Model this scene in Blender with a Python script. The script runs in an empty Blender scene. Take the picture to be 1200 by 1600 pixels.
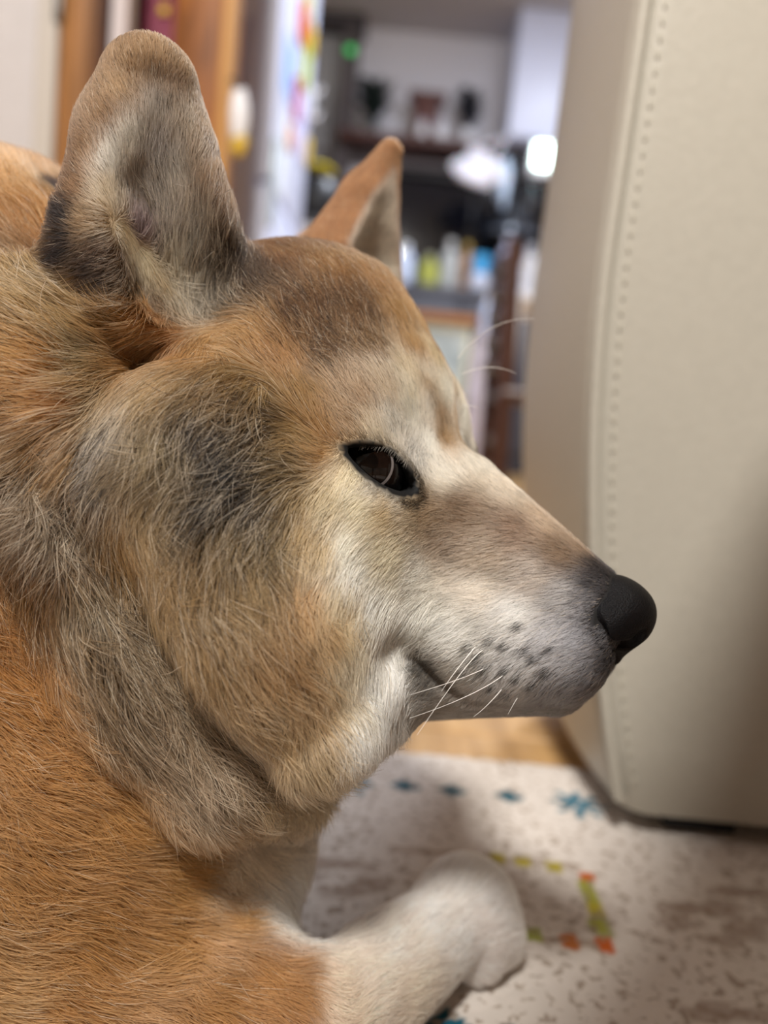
# A shiba dog in profile on a rug in a Japanese living room, kitchen behind.
import bpy, bmesh, math, random
import numpy as np
from mathutils import Vector, Matrix
# ---------------------------------------------------------------- camera
def make_camera():
    pitch, roll = math.atan(150 / 1250), math.radians(5.5)
    fw = Vector((0, math.cos(pitch), -math.sin(pitch))); rt = Vector((1, 0, 0)); up = rt.cross(fw)
    R = math.cos(roll) * rt + math.sin(roll) * up
    U = -math.sin(roll) * rt + math.cos(roll) * up
    data = bpy.data.cameras.new('camera')
    data.sensor_fit = 'HORIZONTAL'; data.sensor_width = 36; data.lens = 37.5
    data.clip_start = .01; data.clip_end = 60
    data.dof.use_dof = True; data.dof.focus_distance = .218; data.dof.aperture_fstop = 6.8; data.dof.aperture_blades = 0
    cam = bpy.data.objects.new('camera', data)
    bpy.context.scene.collection.objects.link(cam)
    cam.matrix_world = Matrix((R, U, -fw)).transposed().to_4x4()
    cam.location = (0, 0, .21)
    bpy.context.scene.camera = cam
    return cam
cam = make_camera()
# ---------------------------------------------------------------- world, lamps, exposure
SCN = bpy.context.scene
SCN.view_settings.view_transform = 'Standard'; SCN.view_settings.look = 'None'
SCN.view_settings.gamma = 1; SCN.view_settings.use_curve_mapping = False
SCN.view_settings.exposure = 0.0
SCN.cycles.use_denoising = True
SCN.cycles.sample_clamp_indirect = 4; SCN.cycles.caustics_reflective = False; SCN.cycles.caustics_refractive = False
SCN.cycles.max_bounces = 10; SCN.cycles.transparent_max_bounces = 8
world = bpy.data.worlds.new('night'); SCN.world = world; world.use_nodes = True
world.node_tree.nodes['Background'].inputs[0].default_value = (.02, .03, .06, 1)
world.node_tree.nodes['Background'].inputs[1].default_value = .3
def area(name, loc, aim, size, watts, col):
    l = bpy.data.lights.new(name, 'AREA'); l.shape = 'DISK'; l.size = size; l.energy = watts; l.color = col
    o = bpy.data.objects.new(name, l); bpy.context.scene.collection.objects.link(o)
    o.location = loc; o.rotation_euler = (Vector(aim) - Vector(loc)).to_track_quat('-Z', 'Y').to_euler()
    return o
area('living_lamp', (-.3, -1.1, 2.15), (.0, .1, 0), .40, 100, (1, .965, .915))
area('kitchen_light', (.75, 2.45, 2.18), (.55, 2.55, 0), .5, 72, (.82, .88, 1))
# ---------------------------------------------------------------- helpers
SC = bpy.context.scene.collection
def srgb(h):
    c = np.array([int(h[i:i + 2], 16) for i in (0, 2, 4)]) / 255.0
    return np.where(c <= .04045, c / 12.92, ((c + .055) / 1.055) ** 2.4)
def link(name, data, parent=None, label=None, category=None, group=None, kind=None, loc=None):
    o = bpy.data.objects.new(name, data); SC.objects.link(o)
    if loc is not None: o.location = loc
    if parent is not None:
        o.parent = parent
        o.matrix_parent_inverse = Matrix.Translation(-(parent.location + (parent.parent.location if parent.parent else Vector((0, 0, 0)))))
    for k, v in (('label', label), ('category', category), ('group', group), ('kind', kind)):
        if v: o[k] = v
    return o
def thing(name, label, category, loc=(0, 0, 0), group=None):
    return link(name, None, None, label, category, group, loc=Vector(loc))
_mats = {}
def mat(name, col, rough=.6, spec=.3, metal=0.0, var=0.0, scale=20.0, stretch=(1, 1, 1), bump=0.0, emit=0.0, trans=0.0, col2=None, alpha=1.0, sss=0.0):
    if name in _mats: return _mats[name]
    m = bpy.data.materials.new(name); m.use_nodes = True
    nt = m.node_tree; b = nt.nodes['Principled BSDF']
    c = srgb(col) if isinstance(col, str) else np.array(col)
    b.inputs['Base Color'].default_value = (*c, 1)
    b.inputs['Roughness'].default_value = rough; b.inputs['Specular IOR Level'].default_value = spec
    b.inputs['Metallic'].default_value = metal; b.inputs['Transmission Weight'].default_value = trans
    if sss: b.inputs['Subsurface Weight'].default_value = sss; b.inputs['Subsurface Scale'].default_value = .01
    if emit:
        b.inputs['Emission Color'].default_value = (*c, 1); b.inputs['Emission Strength'].default_value = emit
    if var or bump:
        tc = nt.nodes.new('ShaderNodeTexCoord'); mp = nt.nodes.new('ShaderNodeMapping')
        mp.inputs['Scale'].default_value = stretch
        nz = nt.nodes.new('ShaderNodeTexNoise'); nz.inputs['Scale'].default_value = scale; nz.inputs['Detail'].default_value = 4
        nt.links.new(tc.outputs['Object'], mp.inputs['Vector']); nt.links.new(mp.outputs['Vector'], nz.inputs['Vector'])
        if var:
            rp = nt.nodes.new('ShaderNodeValToRGB')
            d = srgb(col2) if col2 else c * (1 - var)
            rp.color_ramp.elements[0].color = (*d, 1); rp.color_ramp.elements[1].color = (*c, 1)
            rp.color_ramp.elements[0].position = .35; rp.color_ramp.elements[1].position = .65
            nt.links.new(nz.outputs['Fac'], rp.inputs['Fac']); nt.links.new(rp.outputs['Color'], b.inputs['Base Color'])
        if bump:
            bp = nt.nodes.new('ShaderNodeBump'); bp.inputs['Strength'].default_value = bump; bp.inputs['Distance'].default_value = .002
            nt.links.new(nz.outputs['Fac'], bp.inputs['Height']); nt.links.new(bp.outputs['Normal'], b.inputs['Normal'])
    _mats[name] = m
    return m
def finish(bm, name, material, smooth=True):
    me = bpy.data.meshes.new(name)
    bmesh.ops.recalc_face_normals(bm, faces=bm.faces)
    bm.to_mesh(me); bm.free()
    if smooth:
        me.polygons.foreach_set('use_smooth', np.ones(len(me.polygons), bool))
        try: me.set_sharp_from_angle(angle=math.radians(40))
        except Exception: pass
    if material is not None: me.materials.append(material)
    return me
def add_box(bm, a, b, bevel=.0, seg=2):
    a = Vector(a); b = Vector(b)
    r = bmesh.ops.create_cube(bm, size=1.0)
    vs = r['verts']
    bmesh.ops.scale(bm, vec=b - a, verts=vs); bmesh.ops.translate(bm, vec=(a + b) / 2, verts=vs)
    if bevel:
        es = list({e for v in vs for e in v.link_edges})
        bmesh.ops.bevel(bm, geom=es, offset=bevel, segments=seg, profile=.5, affect='EDGES', clamp_overlap=True)
def box(name, a, b, material, parent=None, bevel=.003, **kw):
    bm = bmesh.new(); add_box(bm, a, b, bevel)
    return link(name, finish(bm, name, material), parent, **kw)
def lathe_me(name, prof, material, seg=24, loc=(0, 0, 0), wob=0.0):
    bm = bmesh.new(); rings = []
    for r, z in prof:
        if r < 1e-6: rings.append([bm.verts.new((loc[0], loc[1], loc[2] + z))])
        else: rings.append([bm.verts.new((loc[0] + r * math.cos(2 * math.pi * i / seg), loc[1] + r * math.sin(2 * math.pi * i / seg), loc[2] + z)) for i in range(seg)])
    for A, B in zip(rings, rings[1:]):
        for i in range(seg):
            j = (i + 1) % seg
            f = [A[i % len(A)], A[j % len(A)], B[j % len(B)], B[i % len(B)]]
            f = list(dict.fromkeys(f))
            if len(f) > 2: bm.faces.new(f)
    return finish(bm, name, material)
def tube_me(name, pts, rad, material, seg=8):
    bm = bmesh.new(); pts = [Vector(p) for p in pts]
    rad = [rad] * len(pts) if not hasattr(rad, '__len__') else rad
    rings = []; side = None
    for i, p in enumerate(pts):
        d = (pts[min(i + 1, len(pts) - 1)] - pts[max(i - 1, 0)]).normalized()
        if side is None: side = d.orthogonal().normalized()
        side = (side - d * side.dot(d)).normalized(); up = d.cross(side)
        rings.append([bm.verts.new(p + rad[i] * (math.cos(2 * math.pi * k / seg) * side + math.sin(2 * math.pi * k / seg) * up)) for k in range(seg)])
    for A, B in zip(rings, rings[1:]):
        for k in range(seg): bm.faces.new((A[k], A[(k + 1) % seg], B[(k + 1) % seg], B[k]))
    bm.faces.new(rings[0][::-1]); bm.faces.new(rings[-1])
    return finish(bm, name, material)
# ---------------------------------------------------------------- the dog: one continuous surface from a distance field (centimetres)
# head frame: u along the muzzle, w towards the dog's right, v up; the nose tip is its origin
HEAD_O = np.array([8.131, 22.610, 16.376])
HEAD_U = np.array([np.cos(np.radians(25)), -np.sin(np.radians(25)), 0.0])
HEAD_W = np.array([-np.sin(np.radians(25)), -np.cos(np.radians(25)), 0.0])
HEAD_M = np.stack([HEAD_U, HEAD_W, np.array([0, 0, 1.0])])          # rows
def hw(p):
    return HEAD_O + np.asarray(p, float) @ HEAD_M
def to_head(P):
    return (P - HEAD_O.astype(P.dtype)) @ HEAD_M.T.astype(P.dtype)
def smin(a, b, k):
    h = np.maximum(k - np.abs(a - b), 0.0) / k
    return np.minimum(a, b) - h * h * k * 0.25
def smax(a, b, k):
    return -smin(-a, -b, k)
def ball(P, c, r):
    return np.linalg.norm(P - np.asarray(c, P.dtype), axis=-1) - r
def ell(P, c, r, rot=None):
    q = P - np.asarray(c, P.dtype)
    if rot is not None:
        q = q @ np.asarray(rot, P.dtype).T
    r = np.asarray(r, P.dtype)
    a = q / r; b = a / r
    k0 = np.sqrt(np.einsum('...i,...i->...', a, a)); k1 = np.sqrt(np.einsum('...i,...i->...', b, b))
    return np.where(k1 > 1e-9, k0 * (k0 - 1.0) / np.maximum(k1, 1e-9), -r.min())
def cone(P, a, ra, b, rb):
    a = np.asarray(a, P.dtype); b = np.asarray(b, P.dtype)
    ab = b - a
    q = P - a; L2 = ab @ ab
    k = q @ ab
    t = np.clip(k / L2, 0, 1)
    d2 = np.einsum('...i,...i->...', q, q) + t * (t * L2 - 2 * k)
    return np.sqrt(np.maximum(d2, 0)) - (ra + (rb - ra) * t)
def rcone(P, a, ra, b, rb):                                           # two balls and the cone that touches both
    a = np.asarray(a, P.dtype); b = np.asarray(b, P.dtype)
    ba = b - a; l2 = ba @ ba; rr = ra - rb; a2 = l2 - rr * rr
    q = P - a; y = q @ ba
    z = y - l2
    x2 = np.maximum(np.einsum('...i,...i->...', q, q) * l2 - y * y, 0) * l2
    k = np.sign(rr) * rr * rr * x2
    c1 = np.sign(z) * a2 * z * z * l2 > k; c2 = np.sign(y) * a2 * y * y * l2 < k
    return np.where(c1, np.sqrt(x2 + z * z * l2) / l2 - rb, np.where(c2, np.sqrt(x2 + y * y * l2) / l2 - ra, (np.sqrt(x2 * a2 / l2) + y * rr) / l2 - ra))
def mirror(Q):
    Q = Q.copy(); Q[..., 1] = np.abs(Q[..., 1]); return Q
EYE_OUT = np.array([-8.32, 4.62, 3.60]); EYE_IN = np.array([-6.52, 3.05, 2.55])
EYE_N = np.array([0.50, 0.84, 0.20])
def eye_axes():
    ex = EYE_IN - EYE_OUT; ln = np.linalg.norm(ex); ex = ex / ln
    ez = EYE_N - (EYE_N @ ex) * ex; ez /= np.linalg.norm(ez)
    ey = np.cross(ez, ex)
    if ey[2] < 0: ey = -ey
    return (EYE_OUT + EYE_IN) / 2, ex, ey, ez, ln
EYE_C, EX, EY, EZ, EYE_L = eye_axes()
EYE_R = 1.2
EYEBALL = EYE_C - EZ * 1.12 - EX * 0.08
def lens2(x, y):                                                      # almond of the lid opening
    h = EYE_L / 2
    def arc(y0, s):
        R = (h * h + y0 * y0) / (2 * y0)
        return np.sqrt(x * x + (y * s + R - y0) ** 2) - R
    return smax(arc(0.60, 1), arc(0.40, -1), 0.12)
def head_field(P):
    Q = to_head(P); S = mirror(Q)
    # muzzle
    d = cone(Q, (-2.15, 0, -.52), 1.42, (-6.4, 0, 1.2), 2.32)
    d = smin(d, cone(S, (-2.25, .72, -1.85), 1.18, (-6.6, 1.9, -1.8), 1.98), .8)
    d = smin(d, cone(S, (-2.65, .35, -2.5), 1.0, (-5.6, 1.3, -2.7), 1.4), .6)
    # skull, forehead, brows
    sk = ell(Q, (-13.2, 0, 4.6), (5.3, 5.2, 5.35))
    sk = smin(sk, cone(Q, (-9.7, 0, 4.75), 2.55, (-11.8, 0, 6.1), 3.3), 1.4)
    sk = smin(sk, ball(S, (-9.0, 2.5, 4.75), 1.45), 1.1)
    sk = smin(sk, ell(S, (-10.2, 3.6, 1.6), (3.6, 2.6, 3.2)), 1.6)
    d = smin(d, sk, 2.0)
    # lower jaw
    d = smin(d, cone(Q, (-2.75, 0, -3.0), .90, (-8.6, 0, -3.75), 1.75), .45)
    # line of the mouth
    ml = cone(S, (-6.1, 3.5, -2.1), .18, (-5.5, 3.05, -2.68), .13)
    ml = smin(ml, cone(S, (-5.5, 3.05, -2.68), .11, (-4.3, 2.23, -3.20), .06), .1)
    ml = smin(ml, cone(S, (-4.3, 2.23, -3.20), .06, (-2.4, 1.12, -3.12), .04), .1)
    ml = smin(ml, cone(S, (-2.4, 1.12, -3.12), .04, (-1.40, .45, -2.55), .03), .1)
    d = smax(d, -ml, .28)
    # cheek with its ruff
    rf = smin(cone(S, (-12.4, 4.6, 2.4), 3.5, (-9.9, 5.0, -1.5), 2.9), cone(S, (-9.9, 5.0, -1.5), 2.9, (-8.25, 4.8, -3.95), 1.85), .5)
    rf = np.where(Q[..., 1] > 0, rf, rf + .8)
    rf = smin(rf, cone(S, (-9.0, 3.6, -.4), 2.4, (-7.3, 2.7, -3.9), 1.25), 1.0)
    rf = smin(rf, ball(S, (-10.6, 4.2, -.4), 3.1), 1.2)
    d = smin(d, rf, 1.1)
    # lid opening and the fold between the cheek and the lip
    rel = S - EYE_C.astype(P.dtype)
    x, y, z = rel @ EX.astype(P.dtype), rel @ EY.astype(P.dtype), rel @ EZ.astype(P.dtype)
    l2 = lens2(x, y)
    rim = np.sqrt(l2 ** 2 + (z + .10 + .10 * x * x) ** 2) - .17
    d = smin(d, rim, .22)
    d = smax(d, -smax(l2 + .05, np.abs(z) - 1.3, .1), .10)
    d = smax(d, -cone(S, (-6.05, 4.1, -1.7), .45, (-5.0, 3.3, -3.2), .35), .8)
    return d
NEAR_EAR = [np.array(v) for v in ([-7.75, 24.5, 24.9], [-7.93, 24.25, 28.10], [-7.90, 24.25, 29.66], [.55, -.82, -.02])]
FAR_EAR = [np.array(v) for v in ([-2.3, 33.1, 26.6], [-1.75, 33.1, 29.3], [-1.05, 33.0, 31.15], [.86, -.50, .10])]
NEAR_R = (2.7, 1.86, 1.36); FAR_R = (2.2, 1.20, .55)
NEAR_CAV = (([-5.95, 22.75, 24.3], 1.72), ([-6.45, 22.2, 26.6], 1.58), ([-6.75, 22.7, 28.6], .68))
FAR_CAV = (([-.60, 31.8, 26.7], 1.75), ([-.40, 31.75, 28.7], 1.12), ([-.42, 32.25, 30.2], .45))
def ear_field(P, ear, r, cav):
    b, m, t, o = ear
    ax = (t - b) / np.linalg.norm(t - b)
    o = o - (o @ ax) * ax; o = o / np.linalg.norm(o)
    outer = smin(rcone(P, b, r[0], m, r[1]), rcone(P, m, r[1], t, r[2]), .3)
    (p0, r0), (p1, r1), (p2, r2) = cav
    c = smin(rcone(P, p0, r0, p1, r1), rcone(P, p1, r1, p2, r2), .3)
    sl = (P - b.astype(P.dtype)) @ o.astype(P.dtype)
    h = np.clip(((P - b.astype(P.dtype)) @ ax.astype(P.dtype)) / np.linalg.norm(t - b), 0, 1.2)
    rr = np.interp(h, (0, np.linalg.norm(m - b) / np.linalg.norm(t - b), 1), r)
    outer = smax(outer, sl - rr * .92, .9)
    return outer, c
def dog_field(P):
    # trunk, shoulder, legs (world frame)
    d = cone(P, (-12, 30, 13.5), 8.5, (-30, 25, 13.5), 10.5)
    d = smin(d, cone(P, (-30, 25, 13.5), 10.5, (-48, 18, 11.5), 10.2), 3)
    d = smin(d, cone(P, (-6.5, 29.8, 17.5), 5.6, (-15.5, 30.5, 20.8), 8.0), 2.2)          # neck
    d = smin(d, ell(P, (-13.0, 24.8, 6.8), (9.0, 5.4, 9.2)), 1.5)                        # near shoulder
    d = smin(d, cone(P, (-11, 25.2, 4.6), 4.3, (-2.2, 22.8, 2.2), 2.2), 1.2)             # near upper arm
    d = smin(d, cone(P, (-1.0, 22.2, 2.0), 1.95, (3.5, 27.9, 2.05), 1.55), .9)            # near forearm
    d = smin(d, ell(P, (4.7, 29.5, 2.15), (1.95, 1.85, 1.9)), 1.0)
    for k, (a, b) in enumerate(((5.1, 28.3), (5.8, 29.0), (5.9, 30.0), (5.3, 30.9))):     # toes
        d = smin(d, ell(P, (a, b, 1.3), (1.15, .85, 1.3)), .35)
    d = smin(d, cone(P, (-10, 35, 8), 4.0, (-13, 37, 3.0), 2.9), 2.0)                       # far foreleg
    d = smin(d, cone(P, (-13, 37, 2.7), 2.3, (-7.5, 37.5, 2.2), 1.8), 1.2)
    d = smin(d, ell(P, (-6.6, 37.6, 1.8), (2.3, 1.9, 1.8)), 1.0)
    d = smin(d, ell(P, (-47, 12, 8.5), (9, 5.5, 8.5)), 2.0)                              # haunches, hind feet, tail
    d = smin(d, ell(P, (-46, 25, 8.5), (9, 5.5, 8.5)), 2.0)
    d = smin(d, cone(P, (-44, 8.6, 2.6), 2.4, (-33, 11.5, 2.2), 2.0), 1.2)
    d = smin(d, cone(P, (-42, 30, 2.6), 2.4, (-31, 33, 2.2), 2.0), 1.2)
    d = smin(d, cone(P, (-55, 17, 17), 2.5, (-54, 13.5, 24), 3.6), 1.5)
    d = smin(d, cone(P, (-54, 13.5, 24), 3.6, (-46, 13.5, 25.5), 2.6), 1.5)
    d = smin(d, ell(P, (-5.2, 26.6, 5.6), (3.6, 3.4, 5.0)), 1.2)                         # chest
    # roll of skin round the neck
    r = cone(P, hw((-17.5, 6.3, 5.5)), 2.6, hw((-15.2, 6.8, .9)), 2.2)
    r = smin(r, cone(P, hw((-15.2, 6.8, .9)), 2.2, hw((-13.0, 6.5, -3.4)), 2.1), .6)
    r = smin(r, cone(P, hw((-13.0, 6.5, -3.4)), 2.1, hw((-11.0, 5.4, -6.0)), 1.75), .6)
    r = smin(r, cone(P, hw((-11.0, 5.4, -6.0)), 1.75, hw((-10.3, 3.0, -7.2)), 1.3), .6)
    r = smin(r, cone(P, hw((-10.3, 3.0, -7.2)), 1.3, hw((-11.4, -2, -6.2)), 1.5), .6)
    d = smin(d, r, .7)
    h = head_field(P)
    d = smin(d, h, .45)
    f = cone(P, hw((-14.9, 8.9, 2.6)), .45, hw((-12.9, 8.5, -.3)), .75)                   # folds of the neck
    f = smin(f, cone(P, hw((-12.9, 8.5, -.3)), .75, hw((-10.6, 7.9, -3.2)), .75), .3)
    f = smin(f, cone(P, hw((-10.6, 7.9, -3.2)), .75, hw((-8.9, 6.7, -5.6)), .65), .3)
    f = smin(f, cone(P, hw((-8.9, 6.7, -5.6)), .65, hw((-7.8, 4.6, -6.6)), .5), .3)
    f2 = cone(P, hw((-16.5, 9.6, 1.0)), .5, hw((-12.9, 9.0, -3.7)), .8)
    f2 = smin(f2, cone(P, hw((-12.9, 9.0, -3.7)), .8, hw((-9.9, 7.0, -7.2)), .7), .3)
    f2 = smin(f2, cone(P, hw((-9.9, 7.0, -7.2)), .7, hw((-8.9, 4.4, -8.4)), .5), .3)
    d = smax(d, -f, .9); d = smax(d, -f2, .9)
    o1, c1 = ear_field(P, NEAR_EAR, NEAR_R, NEAR_CAV)
    o2, c2 = ear_field(P, FAR_EAR, FAR_R, FAR_CAV)
    d = smin(d, o1, .9); d = smin(d, o2, .9)
    d = smax(d, -c1, .35); d = smax(d, -c2, .35)
    return smax(d, -P[..., 2] + .02, .3)
def nose_field(P):
    Q = to_head(P); S = mirror(Q)
    d = ball(Q, (-.95, 0, -.42), .93)
    d = smin(d, ball(S, (-1.30, .66, -.62), .74), .5)
    d = smin(d, cone(Q, (-1.0, 0, -.9), .58, (-1.15, 0, -1.72), .34), .5)
    d = smin(d, cone(Q, (-1.4, 0, -.05), .66, (-2.3, 0, .22), .5), .5)
    for a, ra, b, rb in NOSTRIL:
        d = smax(d, -cone(S, a, ra, b, rb), .10)
    return d
NOSTRIL = (((-1.55, 1.34, -.22), .08, (-1.38, 1.42, -.60), .15), ((-1.38, 1.42, -.60), .15, (-1.12, 1.02, -1.12), .19), ((-1.12, 1.02, -1.12), .19, (-.55, .52, -1.12), .26), ((-.55, .52, -1.12), .26, (-.25, .62, -.85), .20))
def surface_nets(field, lo, hi, h, coarse=4):
    lo = np.asarray(lo, np.float32); n = np.ceil((np.asarray(hi) - lo) / (h * coarse)).astype(int)
    H = h * coarse
    ax = [lo[i] + (np.arange(n[i]) + .5) * H for i in range(3)]
    G = np.stack(np.meshgrid(*ax, indexing='ij'), -1).astype(np.float32)
    fc = field(G.reshape(-1, 3)).reshape(n)
    act = np.abs(fc) < H * 1.6
    F = np.repeat(np.repeat(np.repeat(np.where(fc > 0, H, -H).astype(np.float32), coarse, 0), coarse, 1), coarse, 2)
    idx = np.argwhere(np.repeat(np.repeat(np.repeat(act, coarse, 0), coarse, 1), coarse, 2))
    for s in range(0, len(idx), 400000):
        I = idx[s:s + 400000]
        F[I[:, 0], I[:, 1], I[:, 2]] = field(lo + (I.astype(np.float32) + .5) * h)
    N = F.shape
    sg = F < 0
    c = np.zeros(tuple(k - 1 for k in N), np.uint8)
    for a in (0, 1):
        for b in (0, 1):
            for e in (0, 1):
                c += sg[a:N[0] - 1 + a, b:N[1] - 1 + b, e:N[2] - 1 + e]
    cells = np.argwhere((c > 0) & (c < 8))
    vid = np.full(c.shape, -1, np.int32); vid[cells[:, 0], cells[:, 1], cells[:, 2]] = np.arange(len(cells))
    corners = np.array([(a, b, e) for a in (0, 1) for b in (0, 1) for e in (0, 1)])
    acc = np.zeros((len(cells), 3)); cnt = np.zeros(len(cells))
    for i in range(8):
        for k in range(3):
            if corners[i][k] == 0:
                j = corners[i].copy(); j[k] = 1
                A = cells + corners[i]; B = cells + j
                fa = F[A[:, 0], A[:, 1], A[:, 2]]; fb = F[B[:, 0], B[:, 1], B[:, 2]]
                m = (fa < 0) != (fb < 0)
                t = np.where(m, fa / np.where(m, fa - fb, 1), 0)
                p = np.tile(corners[i].astype(float), (len(cells), 1)); p[:, k] += t
                acc[m] += p[m]; cnt[m] += 1
    V = lo + (cells + acc / cnt[:, None] + .5) * h
    faces = []
    for k in range(3):
        sl0 = [slice(1, N[i] - 1) for i in range(3)]; sl1 = list(sl0)
        sl0[k] = slice(0, N[k] - 1); sl1[k] = slice(1, N[k])
        a = sg[tuple(sl0)]; b = sg[tuple(sl1)]
        off = np.array([1, 1, 1]); off[k] = 0
        for flip, mask in ((False, a & ~b), (True, ~a & b)):
            E = np.argwhere(mask) + off
            i, j = [(1, 2), (2, 0), (0, 1)][k]
            q = []
            for di, dj in ((1, 1), (0, 1), (0, 0), (1, 0)):
                o = E.copy(); o[:, i] -= di; o[:, j] -= dj
                q.append(vid[o[:, 0], o[:, 1], o[:, 2]])
            q = np.stack(q, 1)
            faces.append(q[:, ::-1] if flip else q)
    return V, np.concatenate(faces)
def mesh_from(name, V, Fq):
    me = bpy.data.meshes.new(name)
    me.vertices.add(len(V)); me.vertices.foreach_set('co', (np.asarray(V, np.float32) / 100).ravel())
    me.loops.add(len(Fq) * 4); me.loops.foreach_set('vertex_index', Fq.astype(np.int32).ravel())
    me.polygons.add(len(Fq))
    me.polygons.foreach_set('loop_start', np.arange(len(Fq), dtype=np.int32) * 4)
    me.polygons.foreach_set('use_smooth', np.ones(len(Fq), bool))
    me.update(calc_edges=True); me.validate()
    return me
# ---------------------------------------------------------------- the room
FZ = -.008                                                            # bare floor; the rug's top is z = 0
white_wall = mat('plaster', 'd2cfd4', .8, .2, bump=.15, scale=160)
panel_paper = mat('door_paper', 'c2bebe', .8, .2, var=.06, scale=90, bump=.4)
wood_post = mat('post_wood', '9a6a3a', .5, .3, var=.3, scale=14, stretch=(6, 6, .6))
wood_board = mat('board_wood', '9c6026', .5, .3, var=.35, scale=12, stretch=(5, 5, .8), col2='6e3f16')
wood_edge = mat('edge_wood', 'c89452', .45, .3, var=.2, scale=12, stretch=(6, 6, .6))
wood_dark = mat('dark_wood', '4a2a1c', .35, .45, var=.3, scale=14, stretch=(5, 5, .7))
wood_shelf = mat('shelf_wood', '5a3a34', .5, .3, var=.25, scale=14, stretch=(.6, 5, 5))
oak = mat('oak_floor', 'c09a68', .35, .4, var=.25, scale=9, stretch=(7, .7, 5), col2='a07c4e')
white_gloss = mat('white_enamel', 'd4d9ee', .4, .4)
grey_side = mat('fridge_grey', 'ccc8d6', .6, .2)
white_plain = mat('white_plastic', 'e6e6ea', .45, .4)
black_plain = mat('black_plastic', '15161a', .4, .4)
def struct(name, a, b, m, bevel=0.0):
    return box(name, a, b, m, None, bevel, kind='structure')
fl = struct('floor', (-1.7, -2.0, FZ - .06), (2.2, 4.7, FZ - .012), oak)
pm = None
for r in range(16):                                                   # planks run across the room in the part that is open to view
    y0 = .44 + r * .11; off = (r * .37) % .9
    for c in range(-1, 2):
        x0 = c * .9 - off + .3
        if pm is None:
            bm = bmesh.new(); add_box(bm, (0, 0, -.012), (.897, .108, 0), .0015, 1); pm = finish(bm, 'plank', oak)
        link('plank', pm, fl, loc=Vector((x0, y0, FZ)))
struct('wall_back', (-1.7, 4.55, FZ), (2.2, 4.65, .93), white_wall)
wb = struct('wall_back_upper', (-1.7, 4.55, 1.54), (2.2, 4.65, 2.25), white_wall); wb.name = 'wall_back.001'
struct('wall_back.002', (-1.7, 4.55, .93), (-.16, 4.65, 1.54), white_wall)
struct('wall_back.003', (.80, 4.55, .93), (2.2, 4.65, 1.54), white_wall)
beige = mat('wallpaper_beige', 'aca498', .85, .2, bump=.15, scale=160)
struct('wall_left', (-1.8, -2.0, FZ), (-1.7, 4.65, 2.25), white_wall)
struct('wall_right', (2.2, -2.0, FZ), (2.3, 4.65, 2.25), beige)
struct('wall_front', (-1.7, -2.1, FZ), (2.2, -2.0, 2.25), beige)
struct('ceiling', (-1.8, -2.1, 2.25), (2.3, 4.65, 2.33), mat('ceiling_paint', 'c9c6c8', .85, .2))
# dark kitchen window
w1 = thing('window_1', None, None, (.32, 4.6, .93)); w1['kind'] = 'structure'
dark_frame = mat('window_frame', '2c2a2c', .5, .3)
for a, b in (((-.16, 4.53, .93), (.80, 4.62, .96)), ((-.16, 4.53, 1.51), (.80, 4.62, 1.54)), ((-.16, 4.53, .96), (-.13, 4.62, 1.51)), ((.77, 4.53, .96), (.80, 4.62, 1.51)), ((.31, 4.54, .96), (.335, 4.60, 1.51))):
    box('window_frame', a, b, dark_frame, w1)
pane_m = mat('night_glass', '0c0f18', .06, .5)
for x0, x1 in ((-.13, .31), (.335, .77)):
    box('pane', (x0, 4.575, .96), (x1, 4.585, 1.51), pane_m, w1, 0)
# beam and post in the far corner
struct('trim_1', (-1.7, 4.40, 2.17), (-.34, 4.55, 2.25), mat('beam_dark', '3c3638', .6, .3))
struct('trim_2', (-.440, 4.40, FZ), (-.365, 4.55, 2.17), mat('post_dark', '544c4c', .6, .3))
struct('wall_back.004', (-1.2, 4.50, FZ), (-.44, 4.55, 2.17), mat('wall_shade_grey', '9a9896', .8, .2))  # wall left of the post, its shadow put into the grey colour
# sliding door, its latch, posts on the left
d1 = thing('door_1', None, None, (-.9, 1.31, FZ)); d1['kind'] = 'structure'
box('door_panel', (-1.55, 1.305, FZ), (-.60, 1.325, 2.0), panel_paper, d1)
box('door_stile', (-.60, 1.295, FZ), (-.567, 1.33, 2.0), mat('stile_grey', 'b8b2aa', .6, .3), d1)
box('latch', (-.572, 1.288, .755), (-.560, 1.297, .80), mat('latch_dark', '5a5652', .4, .4, .6), d1)
struct('trim_3', (-.566, 1.30, FZ), (-.525, 1.36, 2.25), wood_post, .004)
struct('wall_strip', (-.525, 1.40, FZ), (-.500, 1.44, 2.25), mat('strip_white', 'd6cccc', .7, .2)).name = 'trim_4'
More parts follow.
